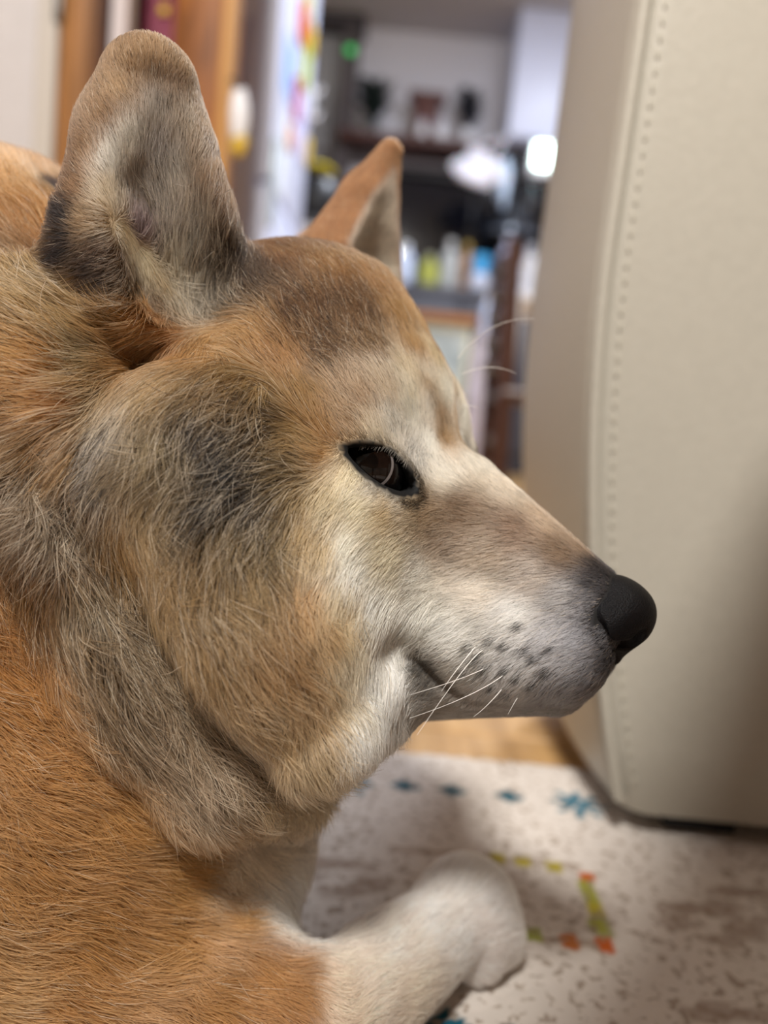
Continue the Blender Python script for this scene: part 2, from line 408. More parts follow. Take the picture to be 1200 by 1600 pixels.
# wooden cupboard with an open bay, a patterned cloth inside
cup = thing('wooden_cupboard', 'brown wooden cupboard between white strip and grey fridge', 'cupboard', (-.47, 1.65, FZ))
box('side_panel', (-.665, 1.5, FZ), (-.645, 1.9, 2.0), wood_dark, cup)
box('back_panel', (-.645, 1.88, FZ), (-.44, 1.9, 2.0), wood_dark, cup)
box('front_board', (-.452, 1.495, FZ), (-.364, 1.52, 2.0), wood_board, cup)
box('board_edge', (-.364, 1.488, FZ), (-.344, 1.53, 2.0), wood_edge, cup, .004)
box('side_board', (-.364, 1.53, FZ), (-.346, 1.57, 2.0), wood_board, cup)
for z in (.35, .8, 1.25, 1.7):
    box('shelf', (-.645, 1.52, z - .5 if z == .8 else z), (-.46, 1.88, (z - .5 if z == .8 else z) + .018), wood_dark, cup)
def cloth_me(name, x0, x1, y, z0, z1, m, amp=.006, waves=3.0):
    bm = bmesh.new(); g = []
    for i in range(25):
        t = i / 24; x = x0 + (x1 - x0) * t
        g.append([bm.verts.new((x, y + amp * math.sin(t * waves * 6.28) * (1 - .4 * k / 12), z1 + (z0 - z1) * k / 12)) for k in range(13)])
    for i in range(24):
        for k in range(12): bm.faces.new((g[i][k], g[i + 1][k], g[i + 1][k + 1], g[i][k + 1]))
    r = bmesh.ops.solidify(bm, geom=bm.faces[:], thickness=.003)
    return finish(bm, name, m)
ct = link('hanging_cloth', cloth_me('hanging_cloth', -.522, -.458, 1.545, .80, 1.24, mat('pink_cloth', 'bc7488', .9, .1)), None,
          'pink cloth with yellow patches hanging in the wooden cupboard', 'cloth')
for x, z in ((-.482, .895), (-.480, .93), (-.502, .955), (-.486, 1.02)):
    bm = bmesh.new(); add_box(bm, (x - .008, 1.533, z - .008), (x + .008, 1.538, z + .008), .003)
    link('yellow_patch', finish(bm, 'yellow_patch', mat('yellow_cloth', 'd8b830', .9, .1)), ct)
# packet of snacks hung on the cupboard edge
def lumpy_me(name, c, r, m, amp, seed, sub=3, flat=0.0):
    bm = bmesh.new(); bmesh.ops.create_icosphere(bm, subdivisions=sub, radius=1)
    rr = np.random.default_rng(seed); K = rr.normal(size=(6, 3)) * 2.4; ph = rr.uniform(0, 6, 6)
    for v in bm.verts:
        q = np.array(v.co); s = 1 + amp * np.sin(K @ q + ph).sum() / 2.4
        v.co = Vector([c[i] + q[i] * r[i] * s for i in range(3)])
    return finish(bm, name, m)
pk = thing('snack_packet', 'white and yellow packet hanging on the edge of the wooden cupboard', 'packet', (-.318, 1.46, .66))
link('bag', lumpy_me('bag', (-.318, 1.46, .70), (.016, .012, .045), white_plain, .12, 3), pk)
link('yellow_end', lumpy_me('yellow_end', (-.312, 1.458, .652), (.015, .011, .018), mat('yellow_foil', 'd2b040', .4, .5), .1, 4), pk)
link('hook', tube_me('hook', [(-.344, 1.48, .76), (-.334, 1.468, .765), (-.326, 1.462, .752), (-.322, 1.46, .738)], .002, black_plain), pk)
# refrigerator: its grey side faces us, its white doors face the kitchen on the right
fr = thing('refrigerator', 'tall refrigerator with grey side and white doors covered in magnets', 'refrigerator', (-.65, 2.2, FZ))
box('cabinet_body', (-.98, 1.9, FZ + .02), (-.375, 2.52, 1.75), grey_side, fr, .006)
box('upper_door', (-.372, 1.9, .72), (-.335, 2.52, 1.75), white_gloss, fr, .008)
box('lower_door', (-.372, 1.9, FZ + .06), (-.335, 2.52, .71), white_gloss, fr, .008)
box('handle', (-.335, 1.91, .62), (-.322, 1.945, .82), mat('handle_silver', 'cfe0ea', .25, .5, .3), fr, .006)
for x in (-.93, -.42):
    for y in (1.95, 2.47): link('foot', lathe_me('foot', [(0, 0), (.018, 0), (.018, .024), (0, .024)], black_plain, 10, (x, y, FZ)), fr)
nt_ = 'papers and magnets on the fridge door'
def on_door(name, label, cat, y, z, w, h, col, th=.004, rough=.6):
    bm = bmesh.new(); add_box(bm, (-.335, y - w / 2, z - h / 2), (-.335 + th, y + w / 2, z + h / 2), min(.0015, th * .4), 1)
    return link(name, finish(bm, name, mat('tint_' + col, col, rough, .3)), None, label, cat, nt_)
on_door('magnet', 'red magnet near the top of the fridge door', 'magnet', 2.20, 1.19, .07, .09, 'd84a44', .012)
on_door('magnet', 'long yellow magnet behind the red one on the fridge door', 'magnet', 2.36, 1.225, .09, .06, 'd8b02c', .014)
on_door('magnet', 'lime green magnet under the long yellow one', 'magnet', 2.31, 1.13, .07, .11, 'b4c832', .012)
on_door('magnet', 'yellow green magnet at the top edge of the fridge view', 'magnet', 2.26, 1.275, .08, .07, 'b8b83c', .012)
on_door('note_sheet', 'pale blue sheet of paper on the fridge door', 'paper', 2.06, 1.02, .14, .13, '8fb4e6', .002)
on_door('note_sheet', 'white sheet of paper low on the fridge door', 'paper', 2.08, .82, .16, .18, 'e6ecf6', .002)
on_door('magnet', 'pink magnet in the middle of the fridge door', 'magnet', 2.19, 1.0, .05, .10, 'c85a86', .012)
on_door('magnet', 'small orange magnet below the pink one', 'magnet', 2.135, .885, .06, .05, 'd89a6a', .012)
on_door('magnet', 'small yellow magnet at the far edge of the fridge door', 'magnet', 2.49, .965, .05, .07, 'd6b640', .012)
on_door('note_sheet', 'lilac sheet of paper beside the pink magnet', 'paper', 2.34, .98, .16, .16, 'c6c2e6', .002)
hk = thing('utensil_hook', 'white hook rail sticking out at the far edge of the fridge door', 'hook', (-.335, 2.47, 1.1))
box('rail', (-.335, 2.44, 1.05), (-.322, 2.50, 1.14), white_plain, hk, .004)
for z in (1.06, 1.13): link('peg', tube_me('peg', [(-.324, 2.47, z), (-.305, 2.47, z - .006), (-.300, 2.47, z + .012)], .005, white_plain), hk)
sd = box('side_strip', (-.412, 1.895, .86), (-.392, 1.899, 1.06), mat('side_lilac', 'b8b2c8', .7, .2), None, .0008,
         label='narrow lilac strip on the grey side of the refrigerator', category='paper')  # narrow paler strip on the side face of the fridge
# white cabinet beyond the fridge with a rice cooker and a yellow cloth
cb = thing('low_cabinet', 'white low cabinet just beyond the refrigerator', 'cabinet', (-.5, 2.75, FZ))
box('body', (-.95, 2.58, FZ), (-.30, 2.98, .78), white_plain, cb)
box('worktop', (-.96, 2.57, .78), (-.23, 2.99, .80), mat('dark_top', '35353a', .4, .4), cb)
rc = thing('rice_cooker', 'black rice cooker on the white low cabinet', 'rice cooker', (-.33, 2.74, .80))
link('pot', lathe_me('pot', [(0, 0), (.085, 0), (.098, .02), (.10, .10), (.095, .115), (0, .115)], black_plain, 28, (-.33, 2.74, .80)), rc)
link('lid', lathe_me('lid', [(.097, .116), (.09, .14), (.06, .155), (0, .16)], mat('lid_grey', '2a2b30', .3, .5), 28, (-.33, 2.74, .80)), rc)
link('knob', lathe_me('knob', [(0, .155), (.014, .155), (.016, .17), (0, .174)], black_plain, 12, (-.33, 2.74, .80)), rc)
link('dish_cloth', lumpy_me('dish_cloth', (-.325, 2.73, .985), (.055, .05, .018), mat('yellow_towel', 'c8b428', .9, .1), .10, 9), None,
     'crumpled yellow cloth on top of the black rice cooker', 'cloth')
# shelf on the back wall and what stands on it
sh = thing('wall_shelf', 'brown wall shelf above the dark kitchen window', 'shelf', (-.1, 4.45, 1.61))
box('board', (-.42, 4.30, 1.605), (.40, 4.55, 1.645), wood_shelf, sh, .004)
box('apron', (-.42, 4.50, 1.545), (.40, 4.55, 1.605), mat('apron_grey', '7c7880', .6, .3), sh)
ps = [(-.30, 1.645, .024)]
def plant(label, x, y, z, pot, potm, leafm, seed, n, spread, rise):
    t = thing('potted_plant', label, 'plant', (x, y, z), 'plants on the wall shelf')
    link('pot', lathe_me('pot', [(0, 0), (pot * .75, 0), (pot, pot * 2.0), (pot * .9, pot * 2.0), (pot * .85, pot * 1.7), (0, pot * 1.7)], potm, 20, (x, y, z)), t)
    rr = np.random.default_rng(seed); bm = bmesh.new(); top = z + pot * 1.8
    for i in range(n):
        a = rr.uniform(0, 6.28); L = rr.uniform(.6, 1.2) * spread; hgt = rr.uniform(.4, 1.0) * rise
        p0 = Vector((x, y, top)); p2 = Vector((x + math.cos(a) * L, y + math.sin(a) * L * .6, top + hgt)); p1 = (p0 + p2) / 2 + Vector((0, 0, hgt * .4))
        w = Vector((-math.sin(a), math.cos(a), .3)) * .016
        vs = [bm.verts.new(p0), bm.verts.new(p1 + w), bm.verts.new(p2), bm.verts.new(p1 - w + Vector((0, 0, .004)))]
        bm.faces.new(vs)
    bmesh.ops.solidify(bm, geom=bm.faces[:], thickness=.0015)
    link('foliage', finish(bm, 'foliage', leafm, False), t, kind='stuff')
leaf = mat('dark_leaf', '23302c', .6, .3); leaf2 = mat('grey_leaf', '34343c', .6, .3)
plant('dark green plant in a small glass jar on the left of the wall shelf', -.255, 4.40, 1.645, .032, mat('jar_dark', '4a5050', .2, .5), leaf, 2, 110, .12, .24)
plant('grey leaved plant in a white pot on the right of the wall shelf', .245, 4.40, 1.645, .040, white_plain, leaf2, 5, 90, .095, .22)
ck = thing('mantel_clock', 'brown wooden mantel clock with wide cornice in the middle of the shelf', 'clock', (.02, 4.42, 1.645))
cw = mat('clock_wood', '64403a', .5, .3, var=.2, scale=18)
box('base', (-.065, 4.37, 1.645), (.105, 4.48, 1.665), cw, ck, .003)
box('case', (-.045, 4.385, 1.665), (.085, 4.475, 1.845), cw, ck, .003)
bm = bmesh.new(); add_box(bm, (-.055, 4.38, 1.845), (.095, 4.48, 1.865), .003); add_box(bm, (-.08, 4.365, 1.865), (.12, 4.49, 1.89), .004)
link('cornice', finish(bm, 'cornice', cw), ck)
for x, lab in ((.005, 'white narrow jar in front of the brown mantel clock'), (.10, 'white rounder jar at the right foot of the brown mantel clock')):
    t = thing('jar', lab, 'jar', (x, 4.34, 1.645), 'white jars on the wall shelf')
    k = 1.0 if x < .05 else 1.25
    link('jar_body', lathe_me('jar_body', [(0, 0), (.018 * k, 0), (.024 * k, .02), (.024 * k, .06), (.015 * k, .075), (0, .075)], white_plain, 18, (x, 4.34, 1.645)), t)
    link('jar_lid', lathe_me('jar_lid', [(0, .074), (.016 * k, .074), (.016 * k, .09), (0, .092)], mat('lid_lilac', 'b4b0c4', .4, .4), 18, (x, 4.34, 1.645)), t)
link('indicator_lamp', lathe_me('indicator_lamp', [(0, -.02), (.02, -.014), (.024, 0), (.018, .014), (0, .02)], mat('green_glow', '38c060', .3, .3, emit=.9), 14, (-.40, 4.385, 2.06)), None,
     'small round green light high on the dark post', 'lamp')
# hung wall cupboard on the right and the bright lamp under it
uc = thing('wall_cupboard', 'white hanging cupboard at top right of the kitchen', 'cupboard', (.7, 4.3, 1.64))
box('carcass', (.43, 4.18, 1.63), (1.30, 4.55, 2.25), white_gloss, uc)
for x0, x1 in ((.432, .862), (.868, 1.298)):
    d = box('cupboard_door', (x0, 4.160, 1.64), (x1, 4.179, 2.24), white_gloss, uc, .004)
    box('pull', (x1 - .04 if x0 < .5 else x0 + .02, 4.145, 1.68), (x1 - .02 if x0 < .5 else x0 + .04, 4.160, 1.80), mat('pull_steel', 'a8aab0', .3, .5, .8), d, .003)
kl = thing('kitchen_lamp', 'bright square white lamp under the hanging cupboard', 'lamp', (.62, 4.1, 1.44))
box('housing', (.545, 4.06, 1.435), (.705, 4.14, 1.60), white_plain, kl, .01)
box('diffuser', (.560, 4.045, 1.470), (.690, 4.062, 1.580), mat('lamp_white', 'e4fff6', .4, .2, emit=9), kl, .008)
box('bracket', (.61, 4.10, 1.595), (.64, 4.18, 1.635), white_plain, kl, .003)
# plastic bag hung from the cupboard
pb = thing('plastic_bag', 'crumpled white plastic carrier bag hanging from the wall cupboard', 'bag', (.31, 4.1, 1.32))
bagm = mat('bag_film', 'e8e6f0', .35, .5, sss=.3)
link('bag_body', lumpy_me('bag_body', (.325, 4.08, 1.425), (.145, .07, .095), bagm, .30, 23, 4), pb)
link('bag_flap', lumpy_me('bag_flap', (.430, 4.08, 1.385), (.035, .05, .12), mat('bag_blue', 'c4d8f0', .35, .5), .16, 15, 3), pb)
for x in (.27, .37):
    link('bag_handle', tube_me('bag_handle', [(x, 4.08, 1.49), (x + .03, 4.09, 1.56), (.43, 4.13, 1.62), (.44, 4.155, 1.635)], .006, bagm), pb)
# range hood edge and pans, dark
hd = thing('range_hood', 'dark grey cone shaped hood below the bright lamp', 'hood', (.53, 4.3, 1.2))
link('cone', lathe_me('cone', [(.055, .30), (.06, .24), (.12, .06), (.135, 0), (.125, 0), (.05, .22), (.045, .30)], mat('hood_dark', '25282f', .35, .5), 28, (.525, 4.38, 1.22)), hd)
link('rim', lathe_me('rim', [(.136, -.012), (.142, -.006), (.142, .006), (.134, .008)], mat('hood_rim', '9aa6b8', .25, .5, .7), 28, (.525, 4.38, 1.22)), hd)
link('duct', lathe_me('duct', [(.045, .30), (.045, .42), (.0, .42)], mat('hood_dark', '25282f'), 18, (.525, 4.38, 1.22)), hd)
for (x, z, lab, c) in ((.545, 1.275, 'small steel ladle head catching light left of the sofa edge', 'c8d8e6'), (.515, 1.165, 'steel pan lid catching light under the dark hood', 'b8c8de')):
    t = thing('hanging_utensil', lab, 'utensil', (x, 4.0, z), 'steel utensils by the hood')
    link('bowl', lathe_me('bowl', [(0, -.018), (.016, -.012), (.024, 0), (.022, 0), (.014, -.009), (0, -.014)], mat('steel_' + c, c, .2, .5, .9), 18, (x, 4.0, z)), t)
    link('stem', tube_me('stem', [(x + .02, 4.0, z), (x + .024, 4.02, z + .06), (x + .024, 4.10, 1.44 if z > 1.2 else z + .16)], .003, mat('steel_' + c, c)), t)
# counter and the things on it
ct2 = thing('kitchen_counter', 'dark grey kitchen counter below the night window', 'counter', (.3, 4.2, FZ))
box('worktop', (-.25, 3.92, .82), (1.3, 4.53, .85), mat('counter_top', '50505a', .35, .4), ct2)
for i in range(3):
    x0 = -.24 + i * .51
    d = box('cabinet_door', (x0, 3.935, .08), (x0 + .50, 3.955, .81), mat('counter_front', '42424a', .5, .3), ct2)
    box('pull', (x0 + .15, 3.922, .74), (x0 + .35, 3.936, .755), mat('pull_steel', 'a8aab0'), d, .003)
box('plinth', (-.24, 3.957, FZ), (1.29, 4.5, .82), mat('counter_front', '42424a'), ct2)
def bottle(label, x, y, z, r, h, col, cap, name='bottle', cat='bottle'):
    t = thing(name, label, cat, (x, y, z), 'bottles and pots on the kitchen counter')
    link('bottle_body', lathe_me('bottle_body', [(0, 0), (r * .95, 0), (r, r * .2), (r, h * .62), (r * .8, h * .74), (r * .35, h * .82), (r * .35, h * .88), (0, h * .88)], mat('tint_' + col, col, .55, .25), 20, (x, y, z)), t)
    link('cap', lathe_me('cap', [(0, h * .86), (r * .42, h * .86), (r * .42, h), (0, h)], mat('tint_' + cap, cap, .4, .4), 16, (x, y, z)), t)
bottle('bluish white bottle by the far ear on the counter', -.012, 4.0, .85, .042, .19, 'ccd8f0', 'e8eef8')
bottle('yellow green detergent bottle on the counter', .105, 4.05, .85, .050, .16, 'a8aa50', 'b8b89a')
bottle('tall white spray bottle in the middle of the counter', .205, 4.10, .85, .046, .25, 'b4b6b4', 'c6c6c4')
bottle('amber bottle behind the blue cup on the counter', .290, 4.13, .85, .030, .25, 'b48e70', 'c8a84c')
t = thing('cup', 'bright blue cup on the counter', 'cup', (.355, 4.02, .92), 'bottles and pots on the kitchen counter')
link('cup_body', lathe_me('cup_body', [(0, .0), (.034, 0), (.046, .09), (.042, .09), (.031, .006), (0, .006)], mat('cup_blue', '48a4dc', .4, .4), 22, (.352, 4.02, .934)), t)
link('cup_handle', tube_me('cup_handle', [(.395, 4.02, 1.01), (.418, 4.02, 1.0), (.418, 4.02, .965), (.39, 4.02, .955)], .005, mat('cup_blue', '48a4dc')), t)
t = thing('bowl', 'white bowl under the bright blue cup', 'bowl', (.352, 4.02, .85), 'bottles and pots on the kitchen counter')
link('bowl_body', lathe_me('bowl_body', [(0, 0), (.03, 0), (.05, .03), (.055, .07), (.050, .07), (.045, .035), (.045, .082), (.0, .082)], mat('bowl_white', 'dfe4f4', .25, .5), 22, (.352, 4.02, .85)), t)
link('foot_ring', lathe_me('foot_ring', [(.028, -.0), (.032, 0), (.032, .006), (.026, .006)], mat('bowl_white', 'dfe4f4'), 22, (.352, 4.02, .85)), t)
bottle('tall lilac bottle at the right of the blue cup', .475, 4.0, .85, .050, .27, 'a8a8bc', 'c0c0d0')
# small wooden-topped cabinet in front of the counter
sc_ = thing('side_cabinet', 'small cabinet with an orange brown wooden top in front of the kitchen counter', 'cabinet', (.05, 2.9, FZ))
box('top', (-.25, 2.745, .540), (.250, 3.1, .568), mat('top_orange', 'a8703c', .5, .3, var=.25, scale=12, stretch=(.6, 5, 5)), sc_)
box('body', (-.24, 2.77, FZ), (.240, 3.09, .54), mat('cab_grey', '9a9c98', .6, .3), sc_)
pc = thing('framed_poster', 'pale green picture in a cream frame on the front of the side cabinet', 'picture', (.13, 2.765, .12))
for a, b in (((.045, 2.752, .115), (.235, 2.769, .130)), ((.045, 2.752, .515), (.235, 2.769, .530)), ((.045, 2.752, .130), (.060, 2.769, .515)), ((.220, 2.752, .130), (.235, 2.769, .515))):
    box('frame_bar', a, b, mat('cream_frame', 'd0ccb0', .6, .3), pc, .002)
box('picture_sheet', (.060, 2.758, .130), (.220, 2.768, .515), mat('picture_print', 'd8e2de', .6, .3, var=.5, scale=9, col2='8a9698'), pc, 0)
# slim white rack
rk = thing('slim_rack', 'slim white rack standing right of the small wooden-topped cabinet', 'rack', (.27, 2.5, FZ))
box('front_board', (.240, 2.47, FZ), (.288, 2.49, .50), mat('rack_white', 'cfc8d4', .45, .4), rk, .006)
box('rear_board', (.240, 2.66, FZ), (.288, 2.68, .50), mat('rack_white', 'cfc8d4'), rk, .006)
for z in (.06, .28, .485): box('tray', (.243, 2.49, z), (.285, 2.66, z + .012), mat('rack_white', 'cfc8d4'), rk, .002)
t = thing('bottle', 'short white bottle on top of the slim white rack', 'bottle', (.262, 2.53, .50))
link('bottle_body', lathe_me('bottle_body', [(0, 0), (.019, 0), (.021, .02), (.021, .075), (.010, .09), (0, .09)], mat('tint_ccd8f0', 'ccd8f0', .35, .4), 18, (.262, 2.53, .5)), t)
link('cap', lathe_me('cap', [(0, .088), (.012, .088), (.012, .112), (0, .112)], white_plain, 14, (.262, 2.53, .5)), t)
# dark wooden chair seen edge on, half behind the sofa
ch = thing('dining_chair', 'dark brown wooden chair half hidden behind the cream sofa', 'chair', (.32, 1.66, FZ))
for y in (1.56, 1.80):
    link('back_post', tube_me('back_post', [(.218, y, FZ), (.212, y, .25), (.205, y, .40), (.196, y, .56)], [.016, .017, .017, .014], wood_dark, 10), ch)
    link('leg', tube_me('leg', [(.52, y, FZ), (.52, y, .26)], [.014, .017], wood_dark, 10), ch)
for z in (.33, .38, .43, .48, .53):
    link('slat', tube_me('slat', [(.203, 1.565, z), (.188, 1.68, z + .004), (.203, 1.795, z)], .017, wood_dark, 10), ch)
for z in (.06, .12, .18): link('stretcher', tube_me('stretcher', [(.215, 1.565, z), (.215, 1.795, z)], .012, wood_dark, 8), ch)
box('seat', (.20, 1.54, .26), (.55, 1.82, .285), wood_dark, ch, .008)
# white side table with a flask and a black tumbler
tb = thing('side_table', 'small white table behind the sofa with a flask on it', 'table', (.45, 2.25, FZ))
box('table_top', (.27, 2.10, .535), (.75, 2.45, .555), white_plain, tb)
for x in (.29, .73):
    for y in (2.12, 2.43): box('leg', (x - .015, y - .015, FZ), (x + .015, y + .015, .535), white_plain, tb)
t = thing('flask', 'slim white flask on the small table by the sofa edge', 'flask', (.322, 2.2, .555))
link('flask_body', lathe_me('flask_body', [(0, 0), (.017, 0), (.018, .01), (.018, .10), (.012, .115), (0, .115)], mat('flask_white', 'e4e8f2', .3, .5), 20, (.322, 2.2, .555)), t)
link('cap', lathe_me('cap', [(0, .113), (.013, .113), (.013, .14), (0, .143)], mat('cap_steel', 'c8d0e0', .2, .5, .5), 16, (.322, 2.2, .555)), t)
t = thing('tumbler', 'black tumbler beside the slim white flask', 'tumbler', (.362, 2.18, .555))
link('tumbler_body', lathe_me('tumbler_body', [(0, 0), (.016, 0), (.019, .085), (0, .085)], black_plain, 20, (.362, 2.18, .555)), t)
link('lid', lathe_me('lid', [(0, .084), (.020, .084), (.020, .097), (0, .10)], mat('lid_grey', '2a2b30'), 20, (.362, 2.18, .555)), t)
# ---------------------------------------------------------------- cream sofa end on the right
leather = mat('cream_leather', 'a9a498', .42, .45, bump=.12, scale=220, var=.04)
def sofa_left(z):
    t = max(0.0, 1 - z / .30); u = max(0.0, (z - .30) / .45)
    return .094 + .048 * t ** 2.0 + .010 * u
def sofa_me():
    bm = bmesh.new(); Z = [0.012] + [.03 + i * .02 for i in range(36)] + [.765, .78, .785]
    rings = []
    for z in Z:
        top = max(0.0, (z - .70) / .085); ins = .06 * (1 - math.sqrt(max(0, 1 - min(top, 1) ** 2))) + (.004 if z < .02 else 0)
        x0 = sofa_left(z) + ins; x1 = 1.25 - ins; y0 = .404 + ins; y1 = .625 - ins
        r = .016; ring = []
        for cx, cy, a0 in ((x0 + r, y0 + r, 180), (x1 - r, y0 + r, 270), (x1 - r, y1 - r, 0), (x0 + r, y1 - r, 90)):
            for k in range(6):
                a = math.radians(a0 + 90 * k / 5); ring.append((cx + r * math.cos(a), cy + r * math.sin(a), z))
            if a0 == 180:                                             # soft bulge of the long front
                for k in range(1, 12):
                    t = k / 12; ring.append((x0 + r + (x1 - x0 - 2 * r) * t, y0 - .010 * math.sin(math.pi * min(1, t * 3) / 2) * math.sin(math.pi * min(1, z / .7)), z))
            if a0 == 90: pass
            if a0 == 0:
                for k in range(1, 12): ring.append((x1 - r - (x1 - x0 - 2 * r) * k / 12, y1, z))
        for k in range(1, 4):                                         # end panel
            ring.append((x0 - .006 * math.sin(math.pi * k / 4), y1 - r - (y1 - y0 - 2 * r) * k / 4, z))
        rings.append([bm.verts.new(p) for p in ring])
    for A, B in zip(rings, rings[1:]):
        n = len(A)
        for i in range(n): bm.faces.new((A[i], A[(i + 1) % n], B[(i + 1) % n], B[i]))
    bm.faces.new(rings[0][::-1]); bm.faces.new(rings[-1])
    return finish(bm, 'upholstery', leather)
so = thing('sofa', 'cream leather sofa filling the right side of the picture', 'sofa', (.6, .51, 0))
link('upholstery', sofa_me(), so)
seam_z = [.02 + i * .02 for i in range(36)]
link('seam_piping', tube_me('seam_piping', [(sofa_left(z) + .0035, .4065, z) for z in seam_z], .0032, leather, 10), so)
bm = bmesh.new()
for i in range(95):
    z = .03 + i * .0075; x = sofa_left(z) + .0125
    add_box(bm, (x - .0006, .4034, z), (x + .0006, .4050, z + .0040), .0003, 1)
link('stitching', finish(bm, 'stitching', mat('thread', 'b2ad9f', .7, .2)), so, kind='stuff')
for x in (.19, 1.15):
    for y in (.43, .60): box('foot', (x - .02, y - .012, 0), (x + .02, y + .012, .014), black_plain, so, .002)
# ---------------------------------------------------------------- rug
def rug_me():
    xs = np.unique(np.concatenate([np.linspace(-1.1, -.16, 20), np.arange(-.16, .36, .0025), np.linspace(.36, 1.3, 20)]))
    ys = np.unique(np.concatenate([np.linspace(-1.2, .16, 30), np.arange(.16, .494, .0025)]))
    X, Yv = np.meshgrid(xs, ys, indexing='ij'); n = X.shape
    rr = np.random.default_rng(5)
    Zv = rr.uniform(-.0012, 0, n) - .0008
    edge = np.minimum(np.minimum(X - xs[0], xs[-1] - X), np.minimum(Yv - ys[0], ys[-1] - Yv))
    Zv = np.where(edge < .0005, -.0055, Zv)
    col = np.tile(srgb('cdc5bd'), (n[0], n[1], 1))
    def paint(mask, c, k=1.0):
        col[mask] = col[mask] * (1 - k) + srgb(c) * k
    def diamond(x, y, a, b, c): paint(np.abs(X - x) / a + np.abs(Yv - y) / b < 1, c)
    for i in range(-6, 9):                                            # border row: three diamonds, then a flower
        for dx in (0, .027, .060): diamond(.028 + dx + i * .135, .442, .0095, .0085, '1b5060')
        fx, fy = .128 + i * .135, .440
        d = np.hypot(X - fx, Yv - fy); a = np.arctan2(Yv - fy, X - fx)
        paint((d < .017 * (.30 + .70 * np.abs(np.cos(4 * a + .5)) ** 1.5)) & (d > .002), '2a6478')
    def spot(x, y, s, c):
        for i in (-2, -1, 0, 1, 2): paint((np.abs(X - x - i * .27) < s) & (np.abs(Yv - y) < s * 1.2), c)
    for i in (-2, -1, 0, 1, 2):
        o = i * .27
        paint((np.abs(Yv - .3735 - .0) < .0022) & (X > .02 + o) & (X < .113 + o), '9a8878', .7)
        paint((np.abs(Yv - .3145) < .0022) & (X > .05 + o) & (X < .108 + o), '94806e', .7)
        paint((np.abs(X - .1125 - o) < .0035) & (Yv > .318) & (Yv < .358), '8e8c50', .75)
        for bx, by in ((.163, .336), (.192, .354), (-.005, .345), (.15, .27), (.21, .30)):   # brown sprigs
            for k in range(7):
                ax_, ay_ = bx + o + .016 * math.cos(k * 2.4), by + .012 * math.sin(k * 2.4)
                paint(np.hypot((X - ax_) / .010, (Yv - ay_) / .0045) < 1, '8e7a6c', .55)
    for x, y, c in ((.072, .374, 'a89a44'), (.086, .374, 'b0a23c'), (.100, .372, 'aa9c3c'), (.114, .365, 'b8622e'), (.1135, .349, 'a0a048'), (.112, .338, 'b4a83c'),
                    (.111, .327, 'a0a048'), (.110, .313, 'b85c2a'), (.094, .3145, 'b46c3a'), (.079, .316, '94984c'), (.066, .3145, 'b4a044'), (.112, .357, '9c9c48')):
        spot(x, y, .0038, c)
    diamond(.040, .258, .012, .010, '1b5060'); diamond(.062, .258, .008, .007, '1b5060')
    V = np.stack([X, Yv, Zv], -1).reshape(-1, 3)
    I = np.arange(n[0] * n[1]).reshape(n)
    Fq = np.stack([I[:-1, :-1], I[1:, :-1], I[1:, 1:], I[:-1, 1:]], -1).reshape(-1, 4)
    me = mesh_from('rug', V * 100, Fq)
    a = me.color_attributes.new('print', 'FLOAT_COLOR', 'POINT')
    a.data.foreach_set('color', np.concatenate([col.reshape(-1, 3), np.ones((len(V), 1))], 1).astype(np.float32).ravel())
    m = bpy.data.materials.new('rug_pile'); m.use_nodes = True
    nt = m.node_tree; b = nt.nodes['Principled BSDF']; b.inputs['Roughness'].default_value = .95; b.inputs['Specular IOR Level'].default_value = .1
    at = nt.nodes.new('ShaderNodeAttribute'); at.attribute_name = 'print'
    tc = nt.nodes.new('ShaderNodeTexCoord'); nz = nt.nodes.new('ShaderNodeTexNoise'); nz.inputs['Scale'].default_value = 230; nz.inputs['Detail'].default_value = 1
    rp = nt.nodes.new('ShaderNodeValToRGB'); rp.color_ramp.elements[0].position = .56; rp.color_ramp.elements[1].position = .66
    mx = nt.nodes.new('ShaderNodeMix'); mx.data_type = 'RGBA'; mx.inputs['B'].default_value = (*srgb('958678'), 1)
    mu = nt.nodes.new('ShaderNodeMath'); mu.operation = 'MULTIPLY'; mu.inputs[1].default_value = .8
    nt.links.new(tc.outputs['Object'], nz.inputs['Vector']); nt.links.new(nz.outputs['Fac'], rp.inputs['Fac']); nt.links.new(rp.outputs['Color'], mu.inputs[0])
    nt.links.new(mu.outputs[0], mx.inputs['Factor']); nt.links.new(at.outputs['Color'], mx.inputs['A']); nt.links.new(mx.outputs['Result'], b.inputs['Base Color'])
    me.materials.append(m)
    return me
rug = link('rug', rug_me(), None, 'cream speckled rug with teal diamonds and an orange dotted square under the dog', 'rug')
mdf = rug.modifiers.new('thickness', 'SOLIDIFY'); mdf.thickness = .006; mdf.offset = -1
# ---------------------------------------------------------------- unseen low wooden table, added to shade the rug and sofa
lt = thing('shade_table', 'low brown wooden table added out of view to shade the rug and sofa', 'table', (.35, -.05, 0))
def slab(name, c, hx, hy, z0, z1, m, ang, bev=.006):
    bm = bmesh.new(); add_box(bm, (-hx, -hy, z0), (hx, hy, z1), bev)
    bmesh.ops.rotate(bm, verts=bm.verts, cent=(0, 0, 0), matrix=Matrix.Rotation(ang, 3, 'Z'))
    bmesh.ops.translate(bm, verts=bm.verts, vec=(c[0], c[1], 0))
    return link(name, finish(bm, name, m), lt)
TA = math.radians(56.5); tdx = Vector((math.cos(TA), math.sin(TA))); tdy = Vector((math.sin(TA), -math.cos(TA)))
tc0 = Vector((.150, .26)) - tdx * .32 + tdy * .30                      # centre from the far left corner
slab('table_top', tc0, .32, .30, .36, .39, wood_post, TA)
